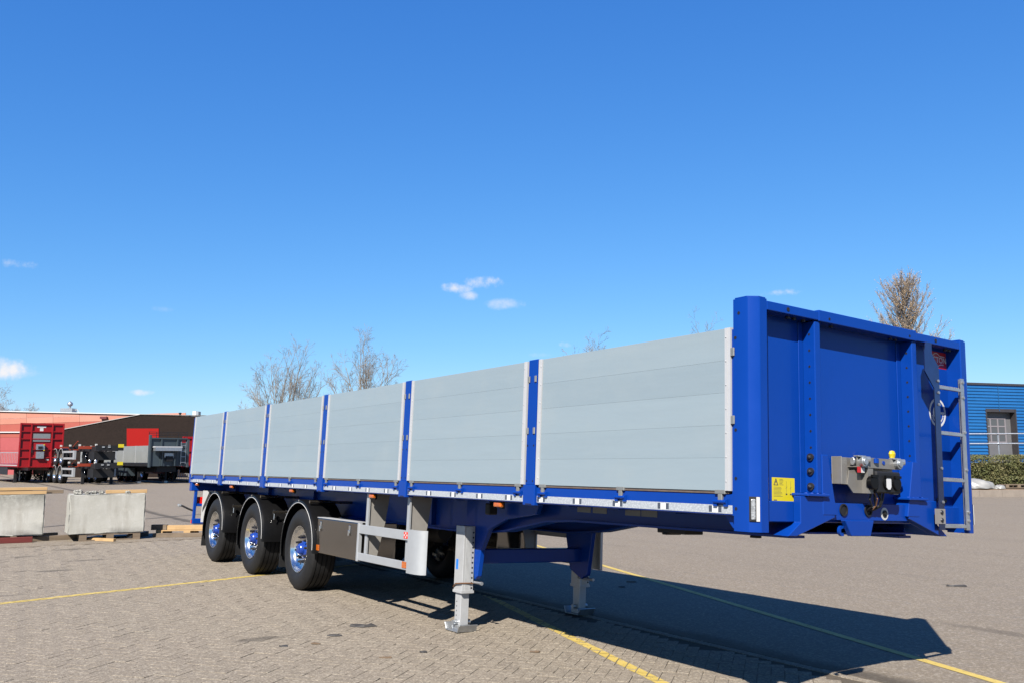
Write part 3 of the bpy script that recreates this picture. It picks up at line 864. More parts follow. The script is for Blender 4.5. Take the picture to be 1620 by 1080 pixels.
# ---- landing legs
M_LEG = mat('leg_aluminium', (.30, .305, .31), .36, .3, .1, 6)
for s in (-1, 1):
    fx = 0 if s < 0 else -.12
    lx0, lx1 = -4.265 + fx, -4.10 + fx
    yo, yi_ = (.905, .775) if s < 0 else (.83, .70)
    gl = (GZ - .00526 * -4.18 + .04718 * s * (yo + yi_) / 2) / .99887 + .002    # yard level under this foot
    ya, yb = sorted((s * yo, s * yi_)); m = MB()
    m.box(lx0, lx1, ya, yb, .365, 1.035)
    for q in range(5): m.box(lx1, lx1 + .006, ya + .028 + q * .014, ya + .035 + q * .014, .37, 1.03)
    leg = part('landing_leg', m, M_LEG, bevel=.004)
    for q in range(12): part('leg_hole', MB().cyl((lx1 - .004, yb - .020, .42 + q * .05), (lx1 + .0015, yb - .020, .42 + q * .05), .010, n=10), M_BLACK, leg)
    a_, b_ = sorted((s * (yo - .015), s * (yi_ + .02)))
    inn = part('inner_leg', MB().box(-4.25 + fx, -4.135 + fx, a_, b_, gl + .06, .37), M_LEG, leg, bevel=.003)
    for q in range(5): part('leg_hole', MB().cyl((-4.215 + fx, s * (yo - .0165), gl + .105 + q * .045), (-4.215 + fx, s * (yo - .0138), gl + .105 + q * .045), .007, n=8), M_BLACK, leg)
    cx_ = -4.19 + fx
    fp = [(cx_ - .150, gl + .072), (cx_ - .115, gl), (cx_ + .115, gl), (cx_ + .150, gl + .072), (cx_ + .138, gl + .075), (cx_ + .106, gl + .013), (cx_ - .106, gl + .013), (cx_ - .138, gl + .075)]
    part('leg_foot', MB().prism(fp, 'y', s * (yo + .05), s * (yi_ - .04)).box(cx_ - .06, cx_ + .06, s * (yo + .01), s * (yi_ - .005), gl + .013, gl + .062), M_GALV, leg, bevel=.003)
    part('foot_pivot', MB().cyl((cx_, s * (yo + .04), gl + .085), (cx_, s * (yi_ - .03), gl + .085), .024, n=12), M_GALV, leg, smooth=True)
    part('collar', MB().box(lx0 - .006, lx1 + .008, s * (yo + .007), s * (yi_ - .007), .37, .395), M_LEG, leg)
    br = [(-4.30, 1.3), (-3.0, 1.3), (-3.05, 1.2), (-3.55, 1.13), (-3.85, 1.02), (-3.99, .80), (-4.035, .54), (-4.09, .50), (-4.12, .62), (-4.12, .9), (-4.30, .9)]
    if s > 0: br = [(-4.45, 1.3), (-3.3, 1.3), (-3.5, 1.12), (-3.95, .98), (-4.03, .52), (-4.13, .47), (-4.34, .56), (-4.42, .9)]
    part('leg_bracket', MB().prism(br, 'y', s * (yi_ - .004), s * (yi_ - .06)), M_BLUE, bevel=.006)
    part('crank_shaft', MB().cyl((-4.12 + fx, s * (yi_ - .01), .475), (-3.98, s * (yi_ - .03), .475), .013, n=10).cyl((-3.99, s * (yi_ - .02), .475), (-3.965, s * (yi_ - .02), .475), .018, n=10), M_GALV, leg, smooth=True)
    if s < 0:
        part('blue_label', MB().box(-4.235, -4.195, -.9072, -.9055, .60, .70), M_BLUELAB, leg)
        part('hand_cable', MB().tube([(-4.262, -.912, .42), (-4.21, -.92, .455), (-4.10, -.92, .47), (-4.085, -.82, .47), (-4.09, -.785, .465)], .007, 6), M_CABLE, leg, smooth=True)
part('leg_crossbar', MB().box(-4.26, -4.13, -.66, .66, .655, .80), M_BLUE, bevel=.01)

# ---- side guards, tool boxes
M_GUARD = mat('guard_aluminium', (0.2652, 0.2754, 0.2856), .42, .35, .06, 5)
for s in (-1, 1):
    Y = lambda a: s * a
    sb = lambda m, x0, x1, ya, yb, z0, z1: m.box(x0, x1, s * ya, s * yb, z0, z1)
    tool = part('tool_box', sb(MB(), -7.24, -5.985, .72, 1.222, .53, .965), M_STAIN, bevel=.012, seg=2)
    for x in (-7.12, -6.22):
        la = part('box_latch', sb(sb(MB(), x - .022, x + .022, 1.2225, 1.232, .83, .925), x - .012, x + .012, 1.232, 1.245, .80, .87), M_CHROME, tool, bevel=.004)
    part('box_lid_edge', sb(MB(), -7.245, -5.98, 1.10, 1.2265, .967, .975), M_STRIP, tool)
    part('box_corner_reflector', sb(MB(), -7.22, -7.13, 1.2225, 1.229, .56, .63), M_ORANGE, tool)
    sg = part('side_guard', sb(sb(MB(), -5.955, -4.69, 1.205, 1.232, .848, .95), -5.955, -4.69, 1.205, 1.232, .545, .63), M_GUARD, bevel=.004)
    part('guard_end', sb(MB(), -5.975, -5.93, 1.19, 1.238, .53, .965), M_GUARD, sg, bevel=.004)
    prof = [(-4.695, s * 1.19), (-4.695, s * 1.238), (-4.60, s * 1.238), (-4.50, s * 1.228), (-4.44, s * 1.20), (-4.42, s * 1.15), (-4.445, s * 1.15), (-4.47, s * 1.185), (-4.52, s * 1.205), (-4.60, s * 1.212)]
    part('guard_nose', MB().prism(prof, 'z', .52, .965), M_GUARD, sg, smooth=True, angle=45)
    part('guard_reflector', sb(MB(), -4.80, -4.705, 1.2325, 1.238, .565, .63), M_ORANGE, sg)
    cl = sb(MB(), -4.795, -4.705, 1.2325, 1.2355, .868, .935)
    part('hazard_label', cl, M_REDREF, sg)
    m = MB()
    for q in range(3):
        for r in range(3):
            if (q + r) % 2: sb(m, -4.79 + q * .028, -4.766 + q * .028, 1.2356, 1.2364, .872 + r * .021, .890 + r * .021)
    part('label_print', m, M_PLATEW, sg)
    for x in (-5.80, -4.775):
        arm = part('guard_arm', MB().prism([(s * 1.20, 1.312), (s * .93, 1.312), (s * .97, 1.0), (s * 1.06, .58), (s * 1.20, .56)], 'x', x, x + .012), mat('guard_arm_grey', (0.1615, 0.1530, 0.1403), .5, .1, .08, 6), sg)
        part('arm_post', sb(MB(), x - .03, x + .03, 1.185, 1.204, .56, 1.31), M_GUARD, sg)
# spare wheel behind the guard, side lamp unit
def tyre_mesh(R=.527, n=64):
    p = [(.300, .150), (.318, .166), (.345, .180), (.385, .190), (.425, .191), (.462, .184), (.490, .172), (.508, .158), (.520, .146)]
    tread = []
    for g in (.095, .032, -.032, -.095):
        tread += [(R, g + .008), (R - .013, g + .006), (R - .013, g - .006), (R, g - .008)]
    prof = p + [(R, .135)] + tread + [(R, -.135)] + [(r, -h) for r, h in p[::-1]] + [(.290, -.14), (.290, .14)]
    return MB().lathe(prof, n, (0, 0, 0), 'y').mesh('tyre', M_RUBBER, True, True, 35)


TYRE = tyre_mesh()
rimprof = [(.298, .150), (.305, .158), (.303, .166), (.295, .165), (.289, .150), (.284, .128), (.276, .112), (.266, .098), (.248, .086), (.20, .078), (.155, .074), (.125, .074), (.125, .055), (.20, .055), (.260, .045), (.285, -.14), (.298, -.16), (.303, -.15)]
RIM = MB().lathe(rimprof, 56, (0, 0, 0), 'y').mesh('rim', M_CHROME, True, True, 30)
hm = MB().lathe([(.0, .178), (.03, .178), (.052, .174), (.068, .163), (.076, .145), (.084, .11), (.118, .095), (.124, .071), (0, .071)], 32, (0, 0, 0), 'y')
for q in range(5):
    a = rad(72 * q); hm.box(.05 * math.cos(a) - .011, .05 * math.cos(a) + .011, .166, .181, .05 * math.sin(a) - .011, .05 * math.sin(a) + .011)
HUB = hm.mesh('hub', M_HUB, True, True, 35)
NUT = MB().cyl((.1675, .070, 0), (.1675, .118, 0), .021, .019, 10).cyl((.1675, .118, 0), (.1675, .150, 0), .019, .012, 10).mesh('wheel_nut', M_NUT, True, True, 35)
HAND = MB().cyl((.226, .075, 0), (.226, .0845, 0), .016, n=12).mesh('hand_hole', M_BLACK, False)
WX = [-7.836, -9.828, -11.819]; WY = 1.062; R_W = .525
for s in (-1, 1):
    fl = Matrix.Identity(4) if s > 0 else Matrix.Rotation(math.pi, 4, 'Z')
    for x in WX:
        WZ = (GZ - .00526 * x + .04718 * s * WY) / .99887 + R_W    # hub height over the level yard
        w = bpy.data.objects.new('wheel', TYRE); COL.objects.link(w); w.parent = TR
        w.matrix_local = Matrix.Translation((x, s * WY, WZ)) @ fl @ Matrix.Rotation(random.uniform(0, 6), 4, 'Y')
        kn = 0
        for nme, me in (('rim', RIM), ('hub', HUB)) + tuple((('wheel_nut', NUT), ('hand_hole', HAND))[q % 2] for q in range(20 if s < 0 else 0)):
            c = bpy.data.objects.new(nme, me); COL.objects.link(c); c.parent = w
            if nme in ('wheel_nut', 'hand_hole'): c.rotation_euler = (0, rad(18 * kn), 0); kn += 1
        # mudguard: shell over the tyre with an outer lip, white pinstripe, rear flap
        R0 = .622; a0, a1 = rad(-4), rad(196)
        yi, yo = (.845, 1.262)
        m = MB().lathe([(R0, s * yi), (R0, s * (yo - .03)), (R0 - .012, s * yo), (R0 - .045, s * (yo + .006)), (R0 - .05, s * yo), (R0 - .022, s * (yo - .012)), (R0 - .012, s * (yo - .035)), (R0 - .012, s * yi)], 40, (x, 0, WZ + .03), 'y', a0, a1)
        mg = part('mudguard', m, M_BLACKP, smooth=True, angle=50)
        m = MB().lathe([(R0 - .046, s * (yo + .004)), (R0 - .046, s * (yo + .0095)), (R0 - .0405, s * (yo + .0095)), (R0 - .0405, s * (yo + .004))], 40, (x, 0, WZ + .03), 'y', rad(0), rad(150))
        part('pinstripe', m, M_WHITE, mg, smooth=True)
        part('mud_flap', MB().box(x - R0 - .012, x - R0, s * .86, s * 1.255, .235, .42), M_RUBBER, mg)
        part('guard_tube', MB().cyl((x + .30, s * .62, WZ + .63), (x + .30, s * 1.235, WZ + .63), .019, n=12), M_STAIN, mg, smooth=True)
        part('guard_tube', MB().cyl((x + .66, s * .62, WZ + .42), (x + .66, s * 1.15, WZ + .42), .019, n=12), M_STAIN, mg, smooth=True)
        for y in (.93, 1.12): part('clamp', MB().box(x + R0 - .02, x + R0 + .045, s * (y - .012), s * (y + .012), WZ + .39, WZ + .45).cyl((x + R0 + .02, s * y, WZ + .392), (x + R0 + .02, s * y, WZ + .31), .008, n=8), M_CHROME, mg)
        part('top_stud', MB().box(x - .016, x + .016, s * 1.24, s * 1.272, WZ + .03 + R0 - .028, WZ + .03 + R0 - .006), M_CHROME, mg)
        part('air_bag', MB().lathe([(0, .62), (.10, .62), (.135, .66), (.145, .75), (.135, .84), (.11, .93), (0, .93)], 20, (x - .42, s * .60, 0), 'z'), M_RUBBER, smooth=True)
        part('suspension_arm', MB().prism([(x + .55, .97), (x + .45, .97), (x + .40, .70), (x + .05, .60), (x - .50, .60), (x - .52, .54), (x + .10, .42), (x + .48, .60)], 'y', s * .56, s * .68), M_BLACK, bevel=.01)
        part('brake_chamber', MB().cyl((x + .18, s * .42, .62), (x + .38, s * .42, .72), .085, n=16), M_BLACK, smooth=True)
for x in WX:
    za, zb = ((GZ - .00526 * x + .04718 * q * WY) / .99887 + R_W for q in (-1, 1))
    part('axle', MB().cyl((x, -.95, za), (x, .95, zb), .065, n=16), M_BLACK, smooth=True)
part('work_lamp', MB().box(-3.66, -3.58, -.95, -.85, 1.17, 1.28).box(-3.64, -3.60, -.92, -.88, 1.28, 1.32), M_BLACK, bevel=.01)
m = MB()
for x in (-2.6, -2.38, -1.95, -1.75): m.box(x, x + .19, -.634, -.6325, 1.245, 1.30)
part('data_plate', m, M_LATCH)
part('air_tank', MB().lathe([(0, -.42), (.10, -.42), (.145, -.36), (.145, .36), (.10, .42), (0, .42)], 24, (-6.5, 0, .86), 'x'), M_BLACK, smooth=True)

# ---- rear under-run guard
ub = part('underrun_bar', MB().box(-13.50, -13.40, -1.19, 1.19, .56, .655), M_BLUE, bevel=.01)
for s in (-1, 1):
    part('underrun_post', MB().box(-13.47, -13.41, s * 1.19, s * 1.14, .56, 1.16), M_BLUE, ub, bevel=.005)
    part('underrun_hanger', MB().box(-13.47, -13.37, s * .98, s * .91, .655, 1.16), M_BLUE, ub, bevel=.005)
    part('underrun_tie', MB().box(-13.46, -13.42, s * 1.14, s * .985, .88, .93), M_BLUE, ub)
    part('tail_lamp', MB().box(-13.54, -13.47, s * 1.13, s * .70, .90, 1.05), M_REDLENS, ub, bevel=.01)
    part('bar_reflector', MB().box(-13.505, -13.46, s * 1.197, s * 1.191, .565, .625), M_REDREF, ub)
    m = MB().tube([(-13.45, s * 1.19, .80), (-13.47, s * 1.27, .83), (-13.50, s * 1.36, .875), (-13.51, s * 1.40, .885)], .017, 8)
    ar = part('marker_arm', m, M_BLACK, ub, smooth=True)
    part('arm_lamp', MB().box(-13.545, -13.48, s * 1.39, s * 1.45, .862, .912), M_CLEAR, ub, bevel=.008)
    fm = part('rear_spray_flap', MB().box(-12.815, -12.80, s * .80, s * 1.20, .62, 1.18), M_WHITE)
    m = MB().prism([(s * .84, 1.16), (s * .98, 1.16), (s * 1.06, .90), (s * 1.15, .64), (s * 1.05, .64), (s * .90, .92)], 'x', -12.7998, -12.798)
    m.prism([(s * 1.02, 1.15), (s * 1.10, 1.15), (s * 1.19, .88), (s * 1.19, .80)], 'x', -12.7998, -12.798)
    part('flap_print', m, M_PRINT, fm)

# ------------------------------------------------------------------ things lying in the yard
FH = Vector((FWD.x, FWD.y, 0)).normalized()


def vw(px, py, d):
    """point on the vertical plane d metres ahead of the camera"""
    v = FWD + RIGHT * ((px - 810) / F_PX) - UP * ((py - 540) / F_PX)
    return CAM + v * (d / v.dot(FH))


def frame(p, ang=0.0, z=None):
    """upright frame at p, its x axis along the picture's right, turned by ang about z"""
    m = Matrix((RIGHT, FH, Vector((0, 0, 1)))).transposed().to_4x4() @ Matrix.Rotation(ang, 4, 'Z')
    m.translation = Vector((p[0], p[1], ground_z(p[0], p[1]) if z is None else z)); return m


def concrete_mat(name, dark):
    t = NT(name)
    n1 = t.noise(1.6, 6, .65); n2 = t.noise(9, 6, .7); n3 = t.noise(80, 3, .7)
    st = t.noise(1.0, 5, .6, t.mapping((6, 6, .7)))
    z = t.sep(t.tc.outputs['Object'])[2]
    c = t.mix(t.rng(n1, .3, .7), (0.2285, 0.2240, 0.2005), (0.2845, 0.2811, 0.2610))
    c = t.mix(t.rng(st, .5, .72, 0, .55), c, (0.1602, 0.1490, 0.1254))
    c = t.mix(t.rng(n2, .55, .75, 0, .5), c, (0.3304, 0.3248, 0.2968))
    if dark: c = t.mix(t.math('MULTIPLY', t.rng(z, .5, .8), t.rng(n2, .3, .6)), c, (0.1254, 0.1232, 0.1086))
    c = t.mix(t.rng(n3, .58, .7, 0, .6), c, (0.1366, 0.1322, 0.1142))
    t.set(color=c, rough=.9, spec=.25); t.bump(t.math('ADD', n2, t.math('MULTIPLY', n3, .4)), .5, .01)
    return t.m


def rough_block(lx, ly, lz, m, seed, name, jit=.007):
    bm = bmesh.new(); bmesh.ops.create_cube(bm, size=1)
    bmesh.ops.scale(bm, vec=(lx, ly, lz), verts=bm.verts); bmesh.ops.translate(bm, vec=(0, 0, lz / 2), verts=bm.verts)
    bmesh.ops.bevel(bm, geom=bm.edges[:], offset=.018, segments=2, affect='EDGES')
    bmesh.ops.subdivide_edges(bm, edges=bm.edges[:], cuts=5, use_grid_fill=True)
    r = random.Random(seed)
    for v in bm.verts: v.co += Vector((r.gauss(0, 1), r.gauss(0, 1), r.gauss(0, 1))) * jit * .6
    me = bpy.data.meshes.new(name); bm.to_mesh(me); bm.free(); me.materials.append(m); me.shade_smooth(); me.set_sharp_from_angle(angle=rad(38))
    o = bpy.data.objects.new(name, me); COL.objects.link(o); return o


def wood(name, a, b):
    t = NT(name)
    n = t.noise(1, 6, .65, t.mapping((1.5, 26, 26))); n2 = t.noise(4, 4, .6)
    c = t.mix(t.rng(n, .3, .7), a, b); c = t.mix(t.rng(n2, .55, .8, 0, .5), c, tuple(x * .55 for x in a))
    t.set(color=c, rough=.75, spec=.25); t.bump(n, .35, .004); return t.m


M_PINE = wood('fresh_pine', (0.239, 0.151, 0.070), (0.312, 0.208, 0.104)); M_OLDW = wood('weathered_timber', (0.080, 0.060, 0.042), (0.132, 0.100, 0.070)); M_REDW = wood('red_painted_timber', (.060, .009, .008), (.085, .014, .011))
M_CONC = concrete_mat('cast_concrete', False); M_CONCD = concrete_mat('weathered_cast_concrete', True)


def timber(name, p0, p1, w, h, m, label, cat='timber', group=None, zoff=0.0, roll=0.0, abs_z=None):
    """sawn timber lying from p0 to p1 (world xy), resting on the ground or at abs_z"""
    a = Vector((p0[0], p0[1], 0)); b = Vector((p1[0], p1[1], 0)); d = b - a; L = d.length
    z0 = (ground_z(*p0) if abs_z is None else abs_z) + zoff; z1 = (ground_z(*p1) if abs_z is None else abs_z) + zoff
    o = MB().box(0, L, -w / 2, w / 2, 0, h).build(name, m, bevel=.004)
    X = Vector((d.x, d.y, z1 - z0)).normalized(); Y = Vector((0, 0, 1)).cross(X).normalized(); Z = X.cross(Y)
    mm = Matrix((X, Y, Z)).transposed().to_4x4(); mm.translation = (a.x, a.y, z0); o.matrix_world = mm @ Matrix.Rotation(roll, 4, 'X')
    return tag(o, label, cat, group)


def pallet(m, label, lx=1.2, ly=.8, mt=None, group=None):
    r = empty('pallet', m, label, 'pallet', group); mt = mt or M_PINE
    for q in range(5): MB().box(0, lx, ly * q / 4 - .05 + (.05 if q == 0 else -.05 if q == 4 else 0), ly * q / 4 + .05 + (.05 if q == 0 else -.05 if q == 4 else 0), .122, .144).build('deck_board', mt, r)
    for q in range(3): MB().box(q * (lx - .145) / 2, q * (lx - .145) / 2 + .145, .0, ly, .1, .121).build('cross_board', mt, r)
    for q in range(3):
        for k in range(3): MB().box(q * (lx - .145) / 2, q * (lx - .145) / 2 + .145, k * (ly - .1) / 2, k * (ly - .1) / 2 + .1, .0225, .0995).build('spacer_block', mt, r)
    for k in range(3): MB().box(0, lx, k * (ly - .1) / 2, k * (ly - .1) / 2 + .1, 0, .022).build('runner_board', mt, r)
    return r


# concrete blocks on pallets
a = vw(107, 845, 19.0); b = vw(228, 840, 19.75); ang = math.atan2((b - a).dot(FH), (b - a).dot(RIGHT)); L = Vector((b.x - a.x, b.y - a.y)).length
gz2 = max(ground_z(a.x, a.y), ground_z(b.x, b.y)) + .0
mb2 = frame(a, ang, z=ground_z(a.x, a.y)) @ Matrix.Rotation(.0, 4, 'Y')
mp = frame(a, ang); tilt = math.atan2(ground_z(b.x, b.y) - ground_z(a.x, a.y), L)
mp = mp @ Matrix.Rotation(-tilt * .3, 4, 'Y')
pl2 = pallet(mp @ Matrix.Translation((.22, .02, 0)), 'weathered pallet under the clean concrete block', mt=M_OLDW)
blk2 = rough_block(L, .80, .83, M_CONC, 3, 'concrete_block'); blk2.matrix_world = mp @ Matrix.Translation((L / 2, .40, .145)); tag(blk2, 'pale clean concrete block on a pallet, rubble and a pine board on top', 'concrete block', 'concrete blocks')
# rubble and board on top
top2 = mp @ Matrix.Translation((0, 0, .978))
for q, (x, y, sx, sy, sz) in enumerate(((.16, .18, .16, .12, .085), (.36, .25, .10, .10, .05), (.62, .22, .13, .10, .06), (1.14, .15, .09, .08, .05), (.50, .45, .12, .10, .05))):
    o = rough_block(sx, sy, sz, M_CONC, 20 + q, 'concrete_chunk', .012); o.matrix_world = top2 @ Matrix.Translation((x, y, 0)) @ Matrix.Rotation(q * .7, 4, 'Z')
    tag(o, ['broken concrete lump at the left end of the clean block', 'small concrete crumb beside the left-hand lump on the block', 'concrete lump in the middle on top of the clean block', 'small concrete crumb in front of the pine board on the block', 'flat concrete chip behind the lumps on the clean block'][q], 'rubble', 'rubble on the concrete block')
o = MB().box(.72, 1.56, .30, .40, 0, .075).build('timber_board', M_PINE, bevel=.004); o.matrix_world = top2; tag(o, 'short pine board lying on top of the clean concrete block', 'timber')
# left block, cut by the picture edge
c = vw(68, 844, 19.15); m1 = frame(c, .50) @ Matrix.Translation((-1.65, 0, 0))
blk1 = rough_block(1.65, .8, .85, M_CONCD, 5, 'concrete_block'); blk1.matrix_world = m1 @ Matrix.Translation((.825, .4, .13)); tag(blk1, 'stained grey concrete block at the left edge with planks on top', 'concrete block', 'concrete blocks')
for q, (x, l) in enumerate(((.2, .1), (1.05, .1))):
    o = MB().box(x, x + .12, 0, .75, 0, .13).build('bearer', M_OLDW, bevel=.004); o.matrix_world = m1; tag(o, ('left-hand' if q == 0 else 'right-hand') + ' old timber bearer under the stained concrete block', 'timber', 'bearers under the stained block')
o = MB().box(.2, 1.46, -.16, -.05, .0, .115).build('timber_beam', M_REDW, bevel=.005); o.matrix_world = m1; tag(o, 'red painted timber in front of the stained concrete block', 'timber')
for q, (y, x0, x1, h, z, mt, lab) in enumerate(((.06, -.3, 1.67, .065, 0, M_PINE, 'lower pine plank on top of the stained concrete block'), (.30, -.2, 2.0, .075, 0, M_OLDW, 'dark weathered plank sticking out past the pine planks on the block'), (.07, -.4, 1.68, .06, .083, M_PINE, 'upper pine plank on top of the stained concrete block'))):
    o = MB().box(x0, x1, y, y + .14, z, z + h).build('plank', mt, bevel=.004); o.matrix_world = m1 @ Matrix.Translation((0, 0, .985)); tag(o, lab, 'plank', 'planks on the stained block')
o = MB().box(.0, 1.4, .08, .12, .066, .082).build('lath', M_OLDW); o.matrix_world = m1 @ Matrix.Translation((0, 0, .985)); tag(o, 'thin lath between the two pine planks on the block', 'plank')
timber('timber_beam', (-17.63, -4.0), (-17.86, -2.50), .13, .10, M_OLDW, 'long dark weathered beam lying in front of the concrete blocks')
timber('timber_beam', (-17.9, -4.3), (-18.08, -2.9), .10, .14, M_OLDW, 'taller weathered beam lying just behind the long dark beam')
timber('timber_board', (-17.31, -2.39), (-16.72, -1.97), .075, .06, M_PINE, 'short pine offcut lying before the clean concrete block')
# pallet with beams to the right
p = vw(246, 849, 20.3); pm = frame(p, .10)
pallet(pm, 'fresh pine pallet on the ground behind the trailer wheels', 1.35, .8)
o = MB().box(-.12, .22, .04, .18, .145, .26).build('timber_beam', M_OLDW, bevel=.004); o.matrix_world = pm; tag(o, 'dark end of an old beam lying on the pine pallet', 'timber')
o = MB().box(.23, 1.9, .04, .17, .145, .245).build('timber_beam', M_PINE, bevel=.004); o.matrix_world = pm; tag(o, 'long pale beam lying on the pine pallet', 'timber')
o = MB().box(-.02, 1.9, -.16, -.03, .0, .085).build('timber_beam', M_OLDW, bevel=.004); o.matrix_world = pm; tag(o, 'weathered beam on the ground against the pine pallet', 'timber')
timber('timber_beam', (p.x + .35, p.y - .62), (p.x - .50, p.y - .10), .12, .10, M_BLACK, 'black tarred beam between clean block and pine pallet')

# scraps on the paving (yard axes)
M_SCRAP = mat('scrap_rubber', (.02, .018, .017), .7, 0, .3, 20); M_LEAFD = mat('dead_leaf', (.07, .045, .025), .8, 0, .3, 30)
SCR = [(-4.947, -1.589, .125, .05, 'black curled rubber scrap left of the near landing leg', M_SCRAP), (-2.937, -.821, .05, .022, 'small brown scrap on the paving near the yellow line', M_LEAFD), (-4.42, -2.62, .05, .026, 'dark scrap on the paving, nearest the left of the pair', M_SCRAP),
       (-4.64, -2.03, .07, .03, 'dark flat scrap further right towards the front wheel', M_SCRAP), (-4.37, -2.33, .045, .02, 'tiny dark chip between the two scraps on the paving', M_LEAFD), (-3.49, -1.66, .035, .02, 'tiny dark chip on paving below the black rubber scrap', M_SCRAP),
       (-3.47, -2.04, .055, .02, 'thin dark twig piece on the paving below the landing leg', M_LEAFD), (-5.95, 2.96, .07, .03, 'dark leaf scrap on the asphalt beyond the shadow', M_LEAFD), (-5.64, 2.52, .05, .03, 'small dark crumb on the asphalt left of the leaf scrap', M_SCRAP), (-3.16, 6.36, .14, .05, 'long dark scrap on the asphalt right of the headboard', M_SCRAP)]
for q, (x, y, a, b, lab, mt) in enumerate(SCR):
    r = random.Random(40 + q); n = 9; m = MB(); ca = r.uniform(0, 3)
    ring = [((a * (1 + r.uniform(-.3, .3))) * math.cos(6.283 * k / n), (b * (1 + r.uniform(-.3, .3))) * math.sin(6.283 * k / n)) for k in range(n)]
    m.v = [(u, v, .003) for u, v in ring] + [(u * .9, v * .9, .008 + r.uniform(0, .02 if a > .1 else .008)) for u, v in ring]
    m.f = [tuple(range(n))[::-1], tuple(range(n, 2 * n))] + [(k, (k + 1) % n, n + (k + 1) % n, n + k) for k in range(n)]
    o = m.build('scrap', mt); o.matrix_world = PAVE @ Matrix.Translation((x, y, 0)) @ Matrix.Rotation(rad(55), 4, 'Z'); tag(o, lab, 'litter', 'scraps on the ground')

# ------------------------------------------------------------------ parked trailers behind, left
M_TRED = mat('red_trailer_paint', (0.1658, 0.0039, 0.0059), .4, 0, .1, 2, spec=.3); M_TREDD = mat('dark_red_chassis', (.07, .006, .008), .45, 0, .15, 2)
M_SLATE = mat('slate_grey_paint', (0.0225, 0.0315, 0.0375), .4, 0, .1, 2); M_ORNG = mat('orange_red_paint', (0.1650, 0.0225, 0.0075), .4, 0, .1, 4)
M_LGREY = mat('light_grey_boards', (0.1500, 0.1575, 0.1537), .45, .1, .08, 1.5)


def bg_wheel(parent, x, y, z=.523):
    w = bpy.data.objects.new('wheel', TYRE); COL.objects.link(w); w.parent = parent
    w.matrix_local = Matrix.Translation((x, y, z)) @ (Matrix.Identity(4) if y > 0 else Matrix.Rotation(math.pi, 4, 'Z'))
    c = bpy.data.objects.new('rim', RIM); COL.objects.link(c); c.parent = w


def heading(px, d, a):
    """frame whose +x (trailer front) points at the camera, turned a towards the picture's right; y to the trailer's far side"""
    p = vw(px, 726, d); tc = Vector((CAM.x - p.x, CAM.y - p.y, 0)).normalized(); rt = Vector((-tc.y, tc.x, 0))
    if rt.dot(RIGHT) < 0: rt = -rt
    h = tc * math.cos(a) + rt * math.sin(a); y = Vector((0, 0, 1)).cross(h)
    m = Matrix((h, y, Vector((0, 0, 1)))).transposed().to_4x4(); m.translation = (p.x, p.y, ground_z(p.x, p.y)); return m


def b(name, parent, m, *boxes, **k):
    q = MB()
    for bx in boxes: q.box(*bx)
    return q.build(name, m, parent, **k)


def headboard_red(root, z0, z1, full=True):
    hb = b('headboard_panel', root, M_TRED, (-.12, -.08, -1.25, 1.25, z0, z1))
    for y in (-1.275, -.66, .55, 1.195): b('upright', root, M_TRED, (-.079, .02, y, y + .09, z0, z1), bevel=.01)
    hs = (0, .21, .40, .63, .80, .96) if full else (0, .5, .93)
    for f in hs:
        z = z0 + (z1 - z0) * f
        for (ya, yb) in ((-1.183, -.662), (-.568, .548), (.642, 1.193)): b('rib', root, M_TRED, (-.079, .0, ya, yb, z, z + .06))
    return hb


def flat_red(px, d, a, ztop, label, full=True):
    r = empty('red_trailer', heading(px, d, a), label, 'trailer', 'parked trailers behind')
    hb = headboard_red(r, 1.0, ztop, full)
    b('deck', r, M_TRED, (-13.4, -.125, -1.27, 1.27, 1.02, 1.20)); b('reflective_tape', r, M_PLATEW, (-13.3, -.2, -1.274, -1.2705, 1.10, 1.15))
    b('chassis', r, M_TREDD, (-13, -.3, -.6, -.5, .8, 1.018), (-13, -.3, .5, .6, .8, 1.018))
    for s in (-1, 1):
        for x in (-8.5, -9.8, -11.1): bg_wheel(r, x, s * 1.05)
        b('landing_leg', r, M_BLACK, (-2.7, -2.55, s * .80, s * .95, .03, .9), (-2.75, -2.5, s * .76, s * .99, 0, .05))
        b('side_guard', r, M_BLACK, (-7.5, -3.2, s * 1.2, s * 1.23, .5, 1.018))
    if full:
        b('document_plate', r, mat('plate_grey', (.17, .18, .18), .3, .4, .1, 3), (-.07, -.03, -.50, .50, 2.62, 3.12))
        b('coupling_box', r, M_GALV, (-.07, .12, -.30, .18, 2.10, 2.45), (-.07, .10, -.28, .16, 1.55, 1.98))
        b('coupling_cap', r, M_CAPY, (.12, .16, .10, .17, 2.38, 2.45), (.12, .16, .10, .17, 2.04, 2.10))
        b('coupling_socket', r, M_BLACK, (.12, .18, -.2, .05, 2.15, 2.32))
        b('name_plate', r, M_WHITE, (-.078, -.07, -.30, .22, 3.50, 3.60), (-.078, -.07, -.13, .07, 3.28, 3.48))
        b('white_reflector', r, M_WHITE, (-.07, -.06, .33, .50, 1.44, 1.52), (-.07, -.06, .68, .87, 1.58, 1.64))
        b('slate_prop', r, M_BLACK, (-.07, .0, -.56, -.48, 1.9, 2.3))
    return r


flat_red(64, 57, rad(12), 3.78, 'bright red flatbed trailer with ribbed headboard at the far left')
flat_red(318, 60, rad(20), 3.0, 'red trailer half hidden behind the rear end of the blue trailer', False)


